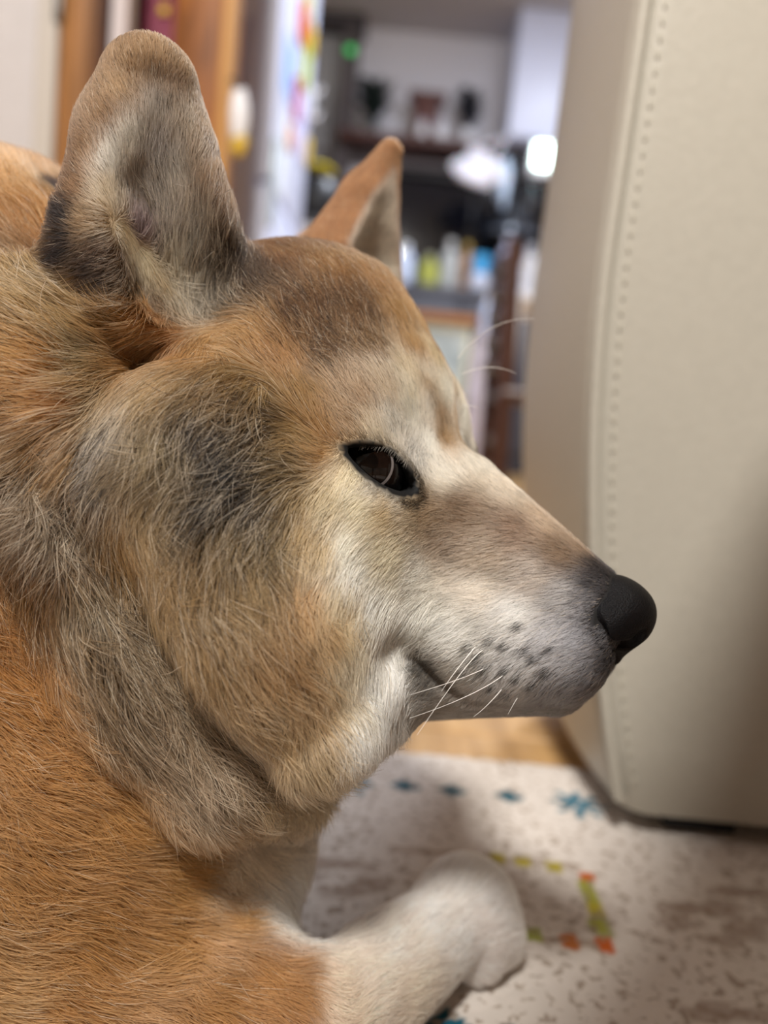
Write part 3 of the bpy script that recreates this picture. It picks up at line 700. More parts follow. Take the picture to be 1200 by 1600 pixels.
for a in (-.28, .28):
    for b in (-.26, .26):
        q = tc0 + tdx * a + tdy * b
        slab('leg', q, .022, .022, 0, .36, wood_post, TA)
# coat markings on the dog itself, with shade painted at the mouth corner and lower jaw: place in the head frame (u, |w|, v in cm), colour, lie of the hair, length, lift, grizzle
SPOTS = [(-2.99, 2.28, -1.4), (-2.71, 2.2, -1.58), (-3.53, 2.5, -1.3), (-3.87, 2.63, -1.21), (-3.48, 2.58, -1.95), (-3.97, 2.8, -1.97), (-3.15, 2.4, -2.11), (-2.42, 2.09, -1.93), (-3.79, 2.57, -2.49), (-3.4, 2.27, -2.67), (-2.73, 2.14, -2.31), (-4.41, 2.97, -1.42), (-4.14, 2.89, -1.69), (-4.45, 3.0, -2.16), (-3.3, 2.07, -0.82), (-2.36, 1.93, -1.3)]
COAT = '''
-3.49,0.46,1.96,cdb094,-0.84,0.24,0.48,0.5,0.2,0.15
-2.54,0.14,1.39,b8987c,-0.81,0.32,0.50,0.45,0.2,0.15
-1.61,0.19,0.78,5c5456,-0.84,0.40,0.36,0.35,0.2,0.1
-4.75,0.55,2.76,dccbb6,-0.84,0.23,0.49,0.5,0.2,0.1
-5.76,0.51,3.43,ddd2c0,-0.78,-0.43,0.46,0.6,0.2,0.1
-2.87,1.07,1.16,a88a70,-0.84,0.53,0.09,0.5,0.25,0.2
-4.15,1.47,1.66,b0917a,-0.87,0.49,0.00,0.55,0.25,0.2
-5.58,2.01,2.06,a38469,-0.85,0.53,0.09,0.6,0.25,0.25
-5.77,2.33,1.31,b89c82,-0.79,0.52,-0.33,0.6,0.25,0.2
-6.40,2.93,2.01,b59676,-0.35,0.94,0.01,0.6,0.25,0.2
-4.68,1.95,0.87,c4ac94,-0.89,0.26,-0.38,0.6,0.25,0.15
-3.38,1.65,0.49,ccbcae,-0.87,0.33,-0.37,0.55,0.25,0.15
-2.45,1.46,0.07,c8c4c2,-0.86,0.34,-0.37,0.45,0.25,0.2
-4.77,2.00,0.11,ddd0c0,-0.79,0.30,-0.53,0.6,0.25,0.1
-3.70,2.08,-0.62,e2ded8,-0.58,0.66,-0.47,0.55,0.25,0.12
-5.10,3.29,-1.40,e0dcd4,-0.70,0.42,-0.57,0.6,0.25,0.08
-6.22,3.36,0.24,e4ddd0,-0.14,0.95,-0.27,0.7,0.25,0.08
-2.55,1.95,-1.16,d0ced0,-0.65,0.57,-0.51,0.5,0.25,0.2
-1.90,1.67,-1.08,bcbcc2,-0.76,0.40,-0.51,0.45,0.25,0.25
-2.01,1.35,-0.05,9c9a9e,-0.85,0.39,-0.36,0.4,0.25,0.3
-1.82,1.04,0.40,5e5c60,-0.80,0.58,-0.14,0.35,0.2,0.2
-1.66,0.41,0.75,4e4d52,-0.67,0.73,0.13,0.35,0.2,0.1
-1.59,1.36,-0.52,88878c,-0.77,0.49,-0.40,0.4,0.2,0.3
-1.06,0.98,-1.71,5a595e,-0.32,0.94,-0.15,0.4,0.2,0.3
-1.30,1.36,-2.14,8c8b90,-0.55,0.54,-0.63,0.4,0.25,0.3
-2.25,1.71,-2.65,aeaeb2,-0.47,-0.36,-0.80,0.5,0.25,0.25
-3.38,2.44,-2.34,d8d6d4,-0.64,-0.00,-0.77,0.55,0.25,0.15
-4.08,2.40,-2.99,ccc8c4,-0.61,-0.34,-0.72,0.5,0.25,0.15
-5.07,3.07,-2.38,c8c2b8,-0.70,-0.37,-0.61,0.5,0.25,0.1
-5.92,3.13,-2.37,5a5248,-0.65,0.55,-0.53,0.5,0.25,0.2
-5.97,3.59,-1.15,dcd8cc,-0.54,0.08,-0.84,0.8,0.25,0.06
-6.68,4.63,0.87,e0d0b0,-0.26,0.77,-0.58,0.7,0.25,0.1
-6.74,5.00,-0.49,e8e4d8,-0.16,0.44,-0.88,1,0.3,0.05
-6.68,4.83,-2.84,ebe7dd,0.11,0.21,-0.97,1.4,0.3,0.04
-6.34,3.95,-2.63,eae6de,0.14,0.16,-0.98,1.4,0.35,0.04
-6.57,3.91,-1.58,e6e2d8,-0.11,-0.09,-0.99,1.2,0.3,0.04
-6.41,4.24,-3.50,e8e4dc,0.05,-0.05,-1.00,1.4,0.3,0.04
-6.57,5.53,-4.21,ebe8e0,0.06,-0.46,-0.88,1,0.35,0.05
-6.93,5.92,-3.29,d8c4a4,0.42,0.04,-0.91,1.8,0.3,0.08
-6.85,4.54,2.06,cfae7c,-0.32,0.86,-0.39,0.6,0.25,0.15
-6.59,3.46,2.20,d0b694,-0.13,0.99,-0.10,0.5,0.25,0.15
-7.33,5.16,2.20,e8d8b4,-0.27,0.64,-0.72,0.7,0.25,0.08
-7.67,5.18,2.85,ead9b6,-0.05,0.57,-0.82,0.6,0.25,0.05
-7.28,4.94,2.54,e0d6c8,-0.42,0.78,-0.46,0.4,0.25,0.2
-6.81,4.28,2.31,ddd4c6,-0.28,0.93,-0.23,0.4,0.25,0.15
-8.02,5.16,3.32,cdb696,-0.05,0.66,-0.75,0.5,0.25,0.2
-7.49,5.74,1.21,ebe4d2,-0.06,0.42,-0.90,1,0.3,0.05
-7.17,5.65,0.40,ece8dc,-0.05,0.45,-0.89,1.1,0.3,0.04
-7.95,5.78,2.16,d4bc92,-0.23,0.57,-0.79,0.9,0.3,0.15
-7.81,6.15,1.03,d0b080,-0.03,0.46,-0.89,1.2,0.3,0.12
-7.39,2.30,4.87,e4dece,-0.18,0.56,0.81,0.6,0.25,0.06
-7.06,1.38,3.97,e6e0d2,-0.43,-0.15,0.89,0.5,0.2,0.05
-6.38,1.79,3.09,e2d8c8,-0.81,-0.06,0.58,0.5,0.2,0.05
-7.05,2.28,3.49,c8c0b4,-0.32,-0.54,0.78,0.4,0.2,0.4
-7.49,3.32,4.45,dcd2c2,-0.36,0.25,0.90,0.6,0.25,0.12
-7.73,4.01,4.23,d2bfa4,-0.61,0.22,0.76,0.6,0.25,0.15
-8.09,4.61,4.00,bf9f7c,-0.77,0.15,0.62,0.6,0.25,0.25
-7.88,3.17,5.51,ccb294,-0.60,0.07,0.80,0.8,0.25,0.2
-8.32,3.86,5.25,b89472,-0.70,-0.02,0.72,0.8,0.25,0.25
-8.49,4.53,4.49,b08862,-0.76,0.01,0.65,0.8,0.25,0.25
-7.74,1.79,6.01,d0b894,-0.53,0.03,0.84,0.7,0.2,0.12
-7.42,1.09,5.70,a8763e,-0.40,0.36,0.84,0.6,0.2,0.1
-7.13,0.81,4.76,a8763f,-0.32,0.50,0.80,0.5,0.2,0.1
-6.84,0.73,4.04,b08250,-0.59,0.10,0.80,0.5,0.2,0.1
-7.96,0.98,6.75,b07c44,-0.61,0.03,0.80,0.7,0.2,0.12
-8.68,0.62,7.85,b07a42,-0.62,0.21,0.76,0.8,0.2,0.12
-7.20,0.13,5.61,e2d8c2,-0.28,-0.08,0.96,0.6,0.2,0.05
-7.22,1.10,4.84,e4dccb,-0.17,-0.01,0.99,0.6,0.2,0.05
-7.66,0.02,6.58,c8a878,-0.55,-0.12,0.83,0.7,0.2,0.08
-7.46,1.01,5.86,e2d8c2,-0.37,-0.06,0.93,0.6,0.2,0.05
-9.35,0.80,8.59,ab7240,-0.70,0.18,0.70,0.9,0.25,0.2
-9.38,2.32,7.75,8a5c36,-0.66,0.10,0.75,0.8,0.28,0.65
-9.50,3.45,6.48,80552f,-0.71,-0.07,0.71,0.8,0.28,0.7
-10.57,3.62,7.51,80522c,-0.73,0.06,0.68,0.8,0.28,0.65
-8.69,2.61,6.62,92663c,-0.68,-0.16,0.72,0.8,0.28,0.55
-10.45,2.19,8.89,96602f,-0.80,-0.17,0.58,0.9,0.25,0.25
-12.02,2.65,9.17,8a5426,-0.80,-0.42,0.43,0.9,0.25,0.25
-13.60,3.05,10.98,a96c3c,-0.87,0.06,0.49,0.9,0.25,0.1
-13.03,5.81,10.73,ac7442,-0.44,-0.67,0.59,0.9,0.25,0.15
-12.73,1.99,9.60,8c5830,-1.00,0.04,-0.00,0.9,0.25,0.15
-10.66,4.60,5.93,ae7440,-0.78,-0.07,0.63,1.1,0.28,0.2
-9.39,4.80,4.93,a37038,-0.69,-0.23,0.68,1,0.28,0.2
-8.71,4.97,4.20,9c662e,-0.57,-0.25,0.78,0.9,0.28,0.15
-8.54,5.48,3.44,b5834c,-0.84,0.48,0.26,0.9,0.3,0.3
-9.15,5.68,3.88,a8804c,-0.57,0.79,-0.23,1.1,0.3,0.3
-12.47,5.19,6.13,b67f45,0.48,0.70,-0.53,1.6,0.3,0.12
-12.67,6.27,5.47,b9824a,-0.34,0.81,-0.47,1.8,0.3,0.12
-11.78,4.66,6.59,b27a42,-0.74,0.51,-0.44,1.3,0.3,0.12
-10.67,6.03,5.10,a57c48,0.12,0.82,-0.56,1.8,0.35,0.3
-11.00,7.16,4.34,987044,0.07,0.58,-0.81,2,0.35,0.4
-9.92,6.38,4.13,7a5a34,-0.24,0.75,-0.62,1.8,0.4,0.5
-10.96,7.62,3.34,4e3a22,-0.26,0.36,-0.90,2,0.45,0.6
-10.15,7.30,2.78,46331c,-0.32,0.52,-0.79,2,0.45,0.7
-9.39,7.13,1.88,4a361e,-0.02,0.43,-0.90,2,0.45,0.65
-10.17,7.66,1.65,4e3b24,0.13,0.20,-0.97,2.1,0.45,0.6
-9.18,6.43,2.87,8e6e44,-0.46,0.72,-0.52,1.7,0.4,0.45
-8.81,6.57,2.09,a4804f,-0.13,0.55,-0.82,1.8,0.4,0.35
-8.24,6.44,1.33,c09a66,0.11,0.35,-0.93,1.7,0.35,0.15
-8.97,7.31,0.81,8f7044,0.45,0.08,-0.89,2.2,0.4,0.45
-7.69,6.76,-0.36,c69058,0.33,-0.10,-0.94,1.9,0.35,0.1
-7.28,6.36,-1.19,d2a674,0.19,-0.18,-0.97,1.8,0.3,0.08
-7.88,7.12,-1.99,b98652,0.28,-0.39,-0.88,2.4,0.35,0.2
-8.67,7.59,-0.40,a47f50,0.55,-0.05,-0.83,2.4,0.4,0.35
-9.47,7.85,-0.18,9a7446,0.59,0.01,-0.81,2.4,0.4,0.4
-9.32,7.83,-2.13,a87f50,0.41,-0.33,-0.85,2.6,0.4,0.35
-7.31,6.33,-2.92,c89c6c,0.24,-0.35,-0.91,2.2,0.35,0.1
-8.54,6.72,-3.98,b58c5c,0.25,-0.48,-0.84,2.6,0.35,0.25
-8.98,3.59,-6.78,b99a70,0.25,-0.40,-0.88,2.2,0.35,0.2
-9.17,4.84,-5.94,ab875a,0.01,-0.65,-0.76,2.6,0.35,0.25
-10.96,7.99,-0.43,ab8252,0.38,-0.03,-0.93,2.4,0.4,0.35
-12.21,7.88,0.69,b08a5c,0.02,-0.29,-0.96,2.4,0.4,0.3
-12.58,8.05,2.01,a58a68,-0.13,-0.10,-0.99,2.4,0.5,0.4
-13.50,8.03,2.06,807870,-0.28,0.09,-0.95,2.4,0.6,0.5
-13.86,7.94,2.78,a89a8c,-0.50,0.49,-0.71,2.4,0.6,0.5
-13.01,7.93,3.30,b8a388,-0.42,0.16,-0.89,2.3,0.55,0.4
-12.30,7.60,4.21,b08450,0.12,0.51,-0.85,2,0.4,0.25
-11.84,8.00,2.92,9c8058,-0.16,0.11,-0.98,2.2,0.5,0.45
-11.33,7.99,1.67,8e7048,0.20,0.01,-0.98,2.3,0.45,0.45
-14.46,7.88,3.84,b8966c,-0.40,0.82,-0.41,2.3,0.5,0.35
-15.00,8.08,4.64,b88c58,-0.71,0.70,0.08,2.3,0.45,0.3
-15.62,8.75,3.88,b26a2c,-0.88,0.39,-0.26,2.2,0.4,0.15
-16.07,8.64,5.21,b4702f,-0.92,0.40,0.08,2.2,0.4,0.15
-15.92,8.20,6.28,bd9058,-0.75,0.42,0.51,2.2,0.45,0.35
-15.47,7.55,6.74,be9058,-0.71,0.49,0.51,2.2,0.4,0.3
-17.26,7.96,7.49,b48a54,-0.89,-0.29,0.35,2.2,0.4,0.35
-15.41,8.17,5.29,a89068,-0.77,0.58,0.26,2.2,0.5,0.5
-19.84,4.98,10.04,b06a2e,-0.76,0.20,0.62,2,0.35,0.12
-20.76,5.22,10.80,c48448,-0.76,0.07,0.65,2,0.4,0.1
-21.61,4.67,11.56,d39c68,-0.91,-0.02,0.41,1.8,0.5,0.1
-21.54,3.53,11.69,c48a58,-0.80,0.09,0.59,1.8,0.5,0.1
-14.70,6.63,6.20,b4753a,-0.49,0.85,0.22,1.8,0.35,0.15
-14.19,5.90,6.14,b0723e,-0.90,0.21,-0.38,1.6,0.3,0.15
-14.26,6.49,4.82,b47f48,0.29,0.81,-0.50,2,0.35,0.2
-15.86,8.90,2.83,a87a4c,-0.78,0.29,-0.56,2.4,0.5,0.4
-14.98,8.39,2.23,b07a40,0.04,0.19,-0.98,2.4,0.4,0.3
-15.59,9.06,1.32,8c745c,-0.78,-0.20,-0.59,2.6,0.55,0.5
-14.53,8.88,0.09,8f765c,-0.28,-0.11,-0.95,2.6,0.5,0.5
-13.45,8.50,-1.50,8e7454,0.48,-0.04,-0.88,2.6,0.5,0.5
-12.06,8.19,-3.19,917250,0.66,-0.25,-0.71,2.6,0.45,0.45
-10.99,7.26,-4.82,9d7f60,0.61,-0.43,-0.66,2.6,0.45,0.4
-9.80,6.44,-6.07,ae9276,0.50,-0.56,-0.66,2.4,0.4,0.3
-10.42,2.43,-9.22,baa58c,0.24,-0.72,-0.65,2,0.35,0.2
-15.22,8.39,-1.70,8c5c2c,0.46,-0.07,-0.89,2.4,0.4,0.3
-12.85,7.63,0.39,a06c34,0.04,-0.26,-0.96,2.4,0.4,0.3
-15.85,8.76,-2.47,ac6626,0.72,-0.49,-0.49,2,0.35,0.12
-14.94,8.52,-3.79,b26e2e,0.80,-0.46,-0.39,2,0.35,0.12
-13.95,8.42,-5.77,bb7a3c,0.68,-0.61,-0.40,2,0.35,0.12
-12.63,7.25,-7.36,c08345,0.52,-0.72,-0.46,2,0.35,0.1
-11.64,5.46,-9.47,c58c4e,0.36,-0.80,-0.48,1.8,0.3,0.08
-14.08,9.24,-8.23,b8793c,0.67,-0.60,-0.44,2,0.35,0.12
-12.88,8.00,-10.35,bc7d3f,0.57,-0.69,-0.45,2,0.35,0.12
-11.25,6.33,-11.29,be8244,0.76,-0.57,-0.31,1.8,0.3,0.1
-10.34,4.43,-11.23,c48a4c,0.67,-0.60,-0.43,1.5,0.3,0.06
-8.98,4.93,-12.06,bb7c40,0.91,-0.31,-0.29,1.4,0.3,0.06
-9.64,6.18,-12.54,b4763a,0.87,-0.40,-0.27,1.6,0.3,0.1
-13.12,8.32,-12.59,ba7a3e,0.74,-0.57,-0.36,2,0.35,0.12
-14.42,9.39,-12.23,c68e54,0.71,-0.63,-0.31,2,0.35,0.1
-7.99,5.04,-12.39,b67840,0.94,-0.03,-0.34,1,0.3,0.05
-10.74,3.83,-10.19,e2cfb4,0.40,-0.53,-0.75,1.8,0.35,0.05
-10.24,3.52,-11.26,eee6dc,0.56,-0.26,-0.79,1.6,0.35,0.02
-10.21,2.44,-11.40,f0eae2,0.09,-0.55,-0.83,1.8,0.35,0.02
-9.64,2.58,-12.47,f0eae2,0.64,-0.26,-0.73,1.4,0.3,0.02
-10.35,2.78,-10.15,ddc8ac,0.24,-0.62,-0.75,1.8,0.35,0.05
-6.92,3.81,-12.76,ecd4bc,0.25,-0.96,-0.12,1,0.3,0.04
-6.66,2.58,-12.83,eedccb,0.27,-0.96,-0.09,1,0.3,0.03
-6.58,0.86,-12.74,f0e2d6,0.22,-0.97,-0.05,0.9,0.3,0.02
-5.72,1.49,-13.81,ecd8c4,0.23,-0.96,-0.18,1,0.3,0.03
-6.01,-1.78,-12.87,f2e8e0,0.22,-0.97,-0.05,0.8,0.3,0.02
-5.77,-4.40,-12.39,f4eee8,0.29,-0.94,0.17,0.6,0.3,0.02
-4.64,-4.33,-13.00,f2ece8,0.35,-0.93,0.01,0.6,0.3,0.02
-4.68,-3.23,-13.94,eee4de,0.44,-0.89,-0.08,0.6,0.3,0.02
-14.45,5.90,13.97,a87a50,-0.28,-0.19,0.94,0.45,0.15,0.15
-14.65,6.28,13.58,a4764c,-0.33,0.09,0.94,0.35,0.15,0.15
-14.18,5.42,13.89,a47a54,-0.17,-0.41,0.90,0.35,0.15,0.15
-14.45,6.10,13.35,6c482a,-0.14,-0.02,0.99,0.4,0.15,0.15
-14.10,5.47,13.36,805a3c,-0.06,-0.22,0.97,0.4,0.15,0.15
-14.81,6.76,12.66,a67a50,-0.56,0.00,0.83,0.4,0.2,0.15
-14.97,7.13,11.87,98683e,-0.60,0.10,0.80,0.4,0.2,0.15
-15.43,7.30,11.02,9a6c44,-0.83,-0.16,0.54,0.45,0.2,0.15
-15.59,7.46,9.98,9c6e48,-0.89,-0.21,0.41,0.45,0.2,0.2
-14.96,7.63,9.09,a07850,-0.96,0.10,0.26,0.45,0.25,0.25
-14.44,7.53,8.28,6a4630,-0.83,0.37,-0.41,0.5,0.3,0.3
-14.44,6.42,7.83,7c5638,0.34,0.78,-0.53,0.6,0.4,0.3
-14.41,5.50,7.37,7c5232,0.18,0.53,-0.83,0.8,0.35,0.25
-16.00,7.48,9.31,301a10,-0.87,-0.35,0.34,0.8,0.4,0.2
-20.77,3.34,11.13,34200f,-0.78,0.22,0.58,0.8,0.35,0.1
-15.87,7.61,8.34,3a2216,-0.97,-0.25,-0.03,0.8,0.35,0.2
-14.84,7.54,7.69,4c2e1c,-0.91,0.02,-0.41,0.8,0.3,0.2
-14.45,6.72,8.71,e2caa0,-0.07,-0.51,-0.86,0.6,0.45,0.05
-14.55,6.00,8.17,e6d2aa,0.03,-0.43,-0.90,0.6,0.45,0.05
-14.46,5.34,7.76,d8bc92,0.20,-0.38,-0.90,0.6,0.45,0.1
-14.62,7.33,9.82,c8b090,-0.53,0.36,0.77,0.45,0.2,0.08
-14.64,7.09,10.72,d6ccbc,-0.12,0.34,0.93,0.6,0.2,0.1
-14.46,6.80,11.46,c4baaa,-0.04,0.24,0.97,0.6,0.15,0.2
-14.25,6.12,12.36,ac9c8c,-0.06,0.15,0.99,0.55,0.15,0.2
-14.35,5.91,11.25,aca098,0.11,0.35,0.93,0.8,0.2,0.25
-14.68,6.35,10.27,b0a092,-0.01,0.28,0.96,1,0.3,0.2
-14.59,6.12,9.29,94787a,-0.05,0.23,0.97,0.7,0.2,0.1
-14.37,5.49,9.80,a89a8c,-0.06,0.16,0.99,1.6,0.35,0.25
-13.92,5.33,11.07,b2a698,0.11,0.28,0.95,0.9,0.2,0.2
-13.65,5.22,12.30,a8947e,-0.22,-0.22,0.95,0.55,0.15,0.2
-13.39,5.02,11.31,b09880,-0.04,-0.08,1.00,0.8,0.2,0.2
-14.34,5.13,8.45,d4c4a8,0.04,0.19,0.98,2,0.4,0.08
-14.09,4.67,7.99,c8b89e,-0.02,0.08,1.00,2,0.45,0.12
-13.81,4.67,8.91,aca090,0.08,0.25,0.96,1.8,0.4,0.25
-13.34,4.79,9.96,a49482,0.20,0.21,0.96,1.5,0.35,0.25
-13.58,4.80,12.27,a47a54,-0.27,-0.45,0.85,0.4,0.15,0.15
-13.27,4.60,11.09,9c6c44,-0.30,-0.49,0.82,0.7,0.3,0.15
-13.04,4.31,10.26,8a5c38,-0.33,-0.08,0.94,0.9,0.3,0.2
-12.87,4.41,9.15,5e4834,0.33,0.11,0.94,1.3,0.4,0.4
-12.72,3.81,8.92,46301f,-0.43,-0.15,0.89,1.2,0.4,0.2
-13.39,4.24,8.26,6c5c4c,0.15,0.16,0.98,1.6,0.4,0.3
-12.32,3.95,8.15,5c4028,-0.43,-0.25,0.87,1,0.35,0.3
-13.67,4.40,7.48,8c7c68,-0.19,-0.19,0.96,1.4,0.4,0.2
-7.01,5.85,-4.84,c4a478,-0.01,-0.64,-0.77,1.6,0.3,0.12
-7.23,6.33,-3.76,c59c6a,0.45,-0.19,-0.87,1.8,0.3,0.12
-8.96,2.39,-7.14,b89c74,0.03,0.03,-1.00,1.4,0.3,0.15
-7.04,5.91,-2.28,d8c09c,0.12,-0.27,-0.95,1.4,0.3,0.08
-7.52,2.15,5.43,dccdb2,-0.36,0.25,0.90,0.6,0.2,0.08
-16.18,7.13,10.77,8a6244,-0.53,-0.40,0.75,0.5,0.3,0.2
-5.16,2.54,-3.40,a89c8e,-0.91,0.22,-0.34,0.5,0.2,0.1
-4.26,1.61,-3.71,a49a90,-0.91,0.39,-0.15,0.45,0.2,0.1
-2.71,0.94,-3.52,9c9894,-0.95,0.28,-0.12,0.4,0.2,0.15
-5.62,2.89,-2.71,6c6258,-0.65,0.55,-0.52,0.4,0.25,0.2
-6.94,5.61,-1.98,e2d2b4,0.08,-0.21,-0.97,1.2,0.3,0.06
-7.12,5.99,-1.07,d8bc90,0.14,-0.11,-0.98,1.3,0.3,0.08
-7.26,6.05,-0.24,dcc49c,0.09,0.17,-0.98,1.2,0.3,0.08
'''
# ---------------------------------------------------------------- coat fields
_m = [l.split(',') for l in COAT.strip().splitlines()]
MK_P = np.array([[float(x) for x in r[:3]] for r in _m], np.float32)
MK_C = np.array([srgb(r[3]) for r in _m], np.float32)
MK_D = np.array([[float(x) for x in r[4:7]] for r in _m], np.float32)
MK_X = np.array([[float(x) for x in r[7:10]] for r in _m], np.float32)
MK_Q = (MK_P * MK_P).sum(1)[None]
def blend(Q, tables, eps=.35, power=2.2, chunk=20000):
    T = np.concatenate(tables, 1); out = np.zeros((len(Q), T.shape[1]), np.float32)
    for s in range(0, len(Q), chunk):
        q = Q[s:s + chunk]
        d2 = np.maximum((q * q).sum(1)[:, None] + MK_Q - 2 * (q @ MK_P.T), 0) + eps * eps
        w = 1 / (d2 * d2)
        out[s:s + chunk] = (w @ T) / w.sum(1, keepdims=True)
    return out
def gradient(field, P, e=.05):
    g = np.zeros_like(P)
    for k in ((1, 1, 1), (1, -1, -1), (-1, 1, -1), (-1, -1, 1)):
        k = np.array(k, P.dtype)
        g += k * field(P + k * e)[:, None]
    return g / np.maximum(np.linalg.norm(g, axis=1, keepdims=True), 1e-6)
def unit(v):
    return v / np.maximum(np.linalg.norm(v, axis=-1, keepdims=True), 1e-6)
def coat(P, Nn=None):
    """colour, lie (world), length, lift, grizzle of the coat at points of the skin (world cm)"""
    Q = to_head(P)
    A = Q.copy(); flip = (A[:, 1] < 0) & (A[:, 2] > -7.5); A[flip, 1] *= -1; sgn = np.where(flip, -1.0, 1.0).astype(np.float32)
    r = blend(A.astype(np.float32), [MK_C, MK_D, MK_X])
    col, lie, ext = r[:, :3], r[:, 3:6].copy(), r[:, 6:]
    col = (col * .98 + col.mean(1, keepdims=True) * .02) 
    mxc = col.max(1, keepdims=True); sat = 1 - col.min(1, keepdims=True) / np.maximum(mxc, 1e-4)
    col = np.maximum(col, 0) * (mxc / .8) ** (.30 + .34 * np.clip(sat * 1.3, 0, 1)) * (1 + sat * np.array([-.03, .05, .06]))
    lie[:, 1] *= sgn
    lie = lie @ HEAD_M.astype(np.float32)
    # the far ear wears its own plain colours
    b, _, t, o = FAR_EAR
    ax = (t - b) / np.linalg.norm(t - b)
    h = ((P - b) @ ax) / np.linalg.norm(t - b)
    rad = np.linalg.norm((P - b) - np.outer((P - b) @ ax, ax), axis=1)
    m = (Q[:, 1] < -1) & (h > -.1) & (rad < 3.2) & (Q[:, 0] < -9)
    if m.any():
        _, cav = ear_field(P[m], FAR_EAR, FAR_R, FAR_CAV)
        k = np.clip((.30 - cav) / .25, 0, 1)[:, None]
        hh = np.clip((h[m] + .1) / .25, 0, 1)[:, None]
        own = (1 - k) * srgb('94623c') + k * srgb('cfc2ae')
        own = own * (1 - np.clip(h[m] - .75, 0, .3)[:, None] * .6)
        col[m] = col[m] * (1 - hh) + own * hh
        lie[m] = unit(lie[m] * (1 - hh) + hh * (ax + .2 * np.array([-.8, .3, .1])))
        ext[m] = ext[m] * (1 - hh) + hh * np.array([.42, .2, .12])
    return col, unit(lie), ext
# ---------------------------------------------------------------- body
dogV, dogF = surface_nets(dog_field, (-62, 4, -.5), (14, 48, 36), .2)
dog_me = mesh_from('dog', dogV, dogF)
vcol, _, _ = coat(dogV.astype(np.float32))
rel = mirror(to_head(dogV)) - EYE_C
ex_, ey_, ez_ = rel @ EX, rel @ EY, rel @ EZ
lid = np.clip(1 - (lens2(ex_, ey_) - .10) / .14, 0, 1) * (np.abs(ez_) < 1.6)
inner = np.clip(1 - np.linalg.norm(np.stack([(ex_ - 1.02) * .9, (ey_ + .03) * 1.7], -1), axis=1) / .5, 0, 1) * (np.abs(ez_) < 1.6)
lid = np.maximum(lid, np.clip(inner * 2, 0, 1))[:, None]
qn = to_head(dogV)
dark = np.clip(1 - (nose_field(dogV) - .02) / .25, 0, 1)[:, None]
vcol = vcol * .8
vcol = vcol * (1 - lid) + lid * .006
vcol = vcol * (1 - dark) + dark * .015
a = dog_me.color_attributes.new('coat', 'FLOAT_COLOR', 'POINT')
a.data.foreach_set('color', np.concatenate([vcol, np.ones((len(vcol), 1))], 1).astype(np.float32).ravel())
def skin_material():
    m = bpy.data.materials.new('dog_skin'); m.use_nodes = True
    nt = m.node_tree; b = nt.nodes['Principled BSDF']
    at = nt.nodes.new('ShaderNodeAttribute'); at.attribute_name = 'coat'
    nt.links.new(at.outputs['Color'], b.inputs['Base Color'])
    b.inputs['Roughness'].default_value = .75; b.inputs['Specular IOR Level'].default_value = .2
    return m
dog_me.materials.append(skin_material())
dog = link('dog', dog_me, None, label='red sesame shiba dog lying on the rug, head in profile to the right', category='dog')
# ---------------------------------------------------------------- fur
rng = np.random.default_rng(7)
def noise_dirs(P, wl, n=10, seed=1):
    r = np.random.default_rng(seed)
    k = unit(r.normal(size=(n, 3))) * (2 * np.pi / wl) * r.uniform(.7, 1.4, (n, 1))
    ph = r.uniform(0, 6.28, n); amp = r.normal(size=(n, 3))
    return (np.sin(P @ k.T + ph) @ amp / np.sqrt(n * .5)).astype(np.float32)
def fur_material():
    m = bpy.data.materials.new('dog_fur'); m.use_nodes = True
    nt = m.node_tree; nt.nodes.clear()
    out = nt.nodes.new('ShaderNodeOutputMaterial')
    at = nt.nodes.new('ShaderNodeAttribute'); at.attribute_name = 'fur_color'
    h = nt.nodes.new('ShaderNodeBsdfHairPrincipled'); h.model = 'CHIANG'; h.parametrization = 'COLOR'
    h.inputs['Roughness'].default_value = .5; h.inputs['Radial Roughness'].default_value = .6
    h.inputs['Coat'].default_value = 0.0
    d = nt.nodes.new('ShaderNodeBsdfDiffuse')
    mix = nt.nodes.new('ShaderNodeMixShader'); mix.inputs[0].default_value = FUR_DIFFUSE
    nt.links.new(at.outputs['Color'], h.inputs['Color']); nt.links.new(at.outputs['Color'], d.inputs['Color'])
    nt.links.new(h.outputs[0], mix.inputs[1]); nt.links.new(d.outputs[0], mix.inputs[2])
    nt.links.new(mix.outputs[0], out.inputs['Surface'])
    return m
FUR_DIFFUSE = .35
vert_n = gradient(dog_field, dogV.astype(np.float32))
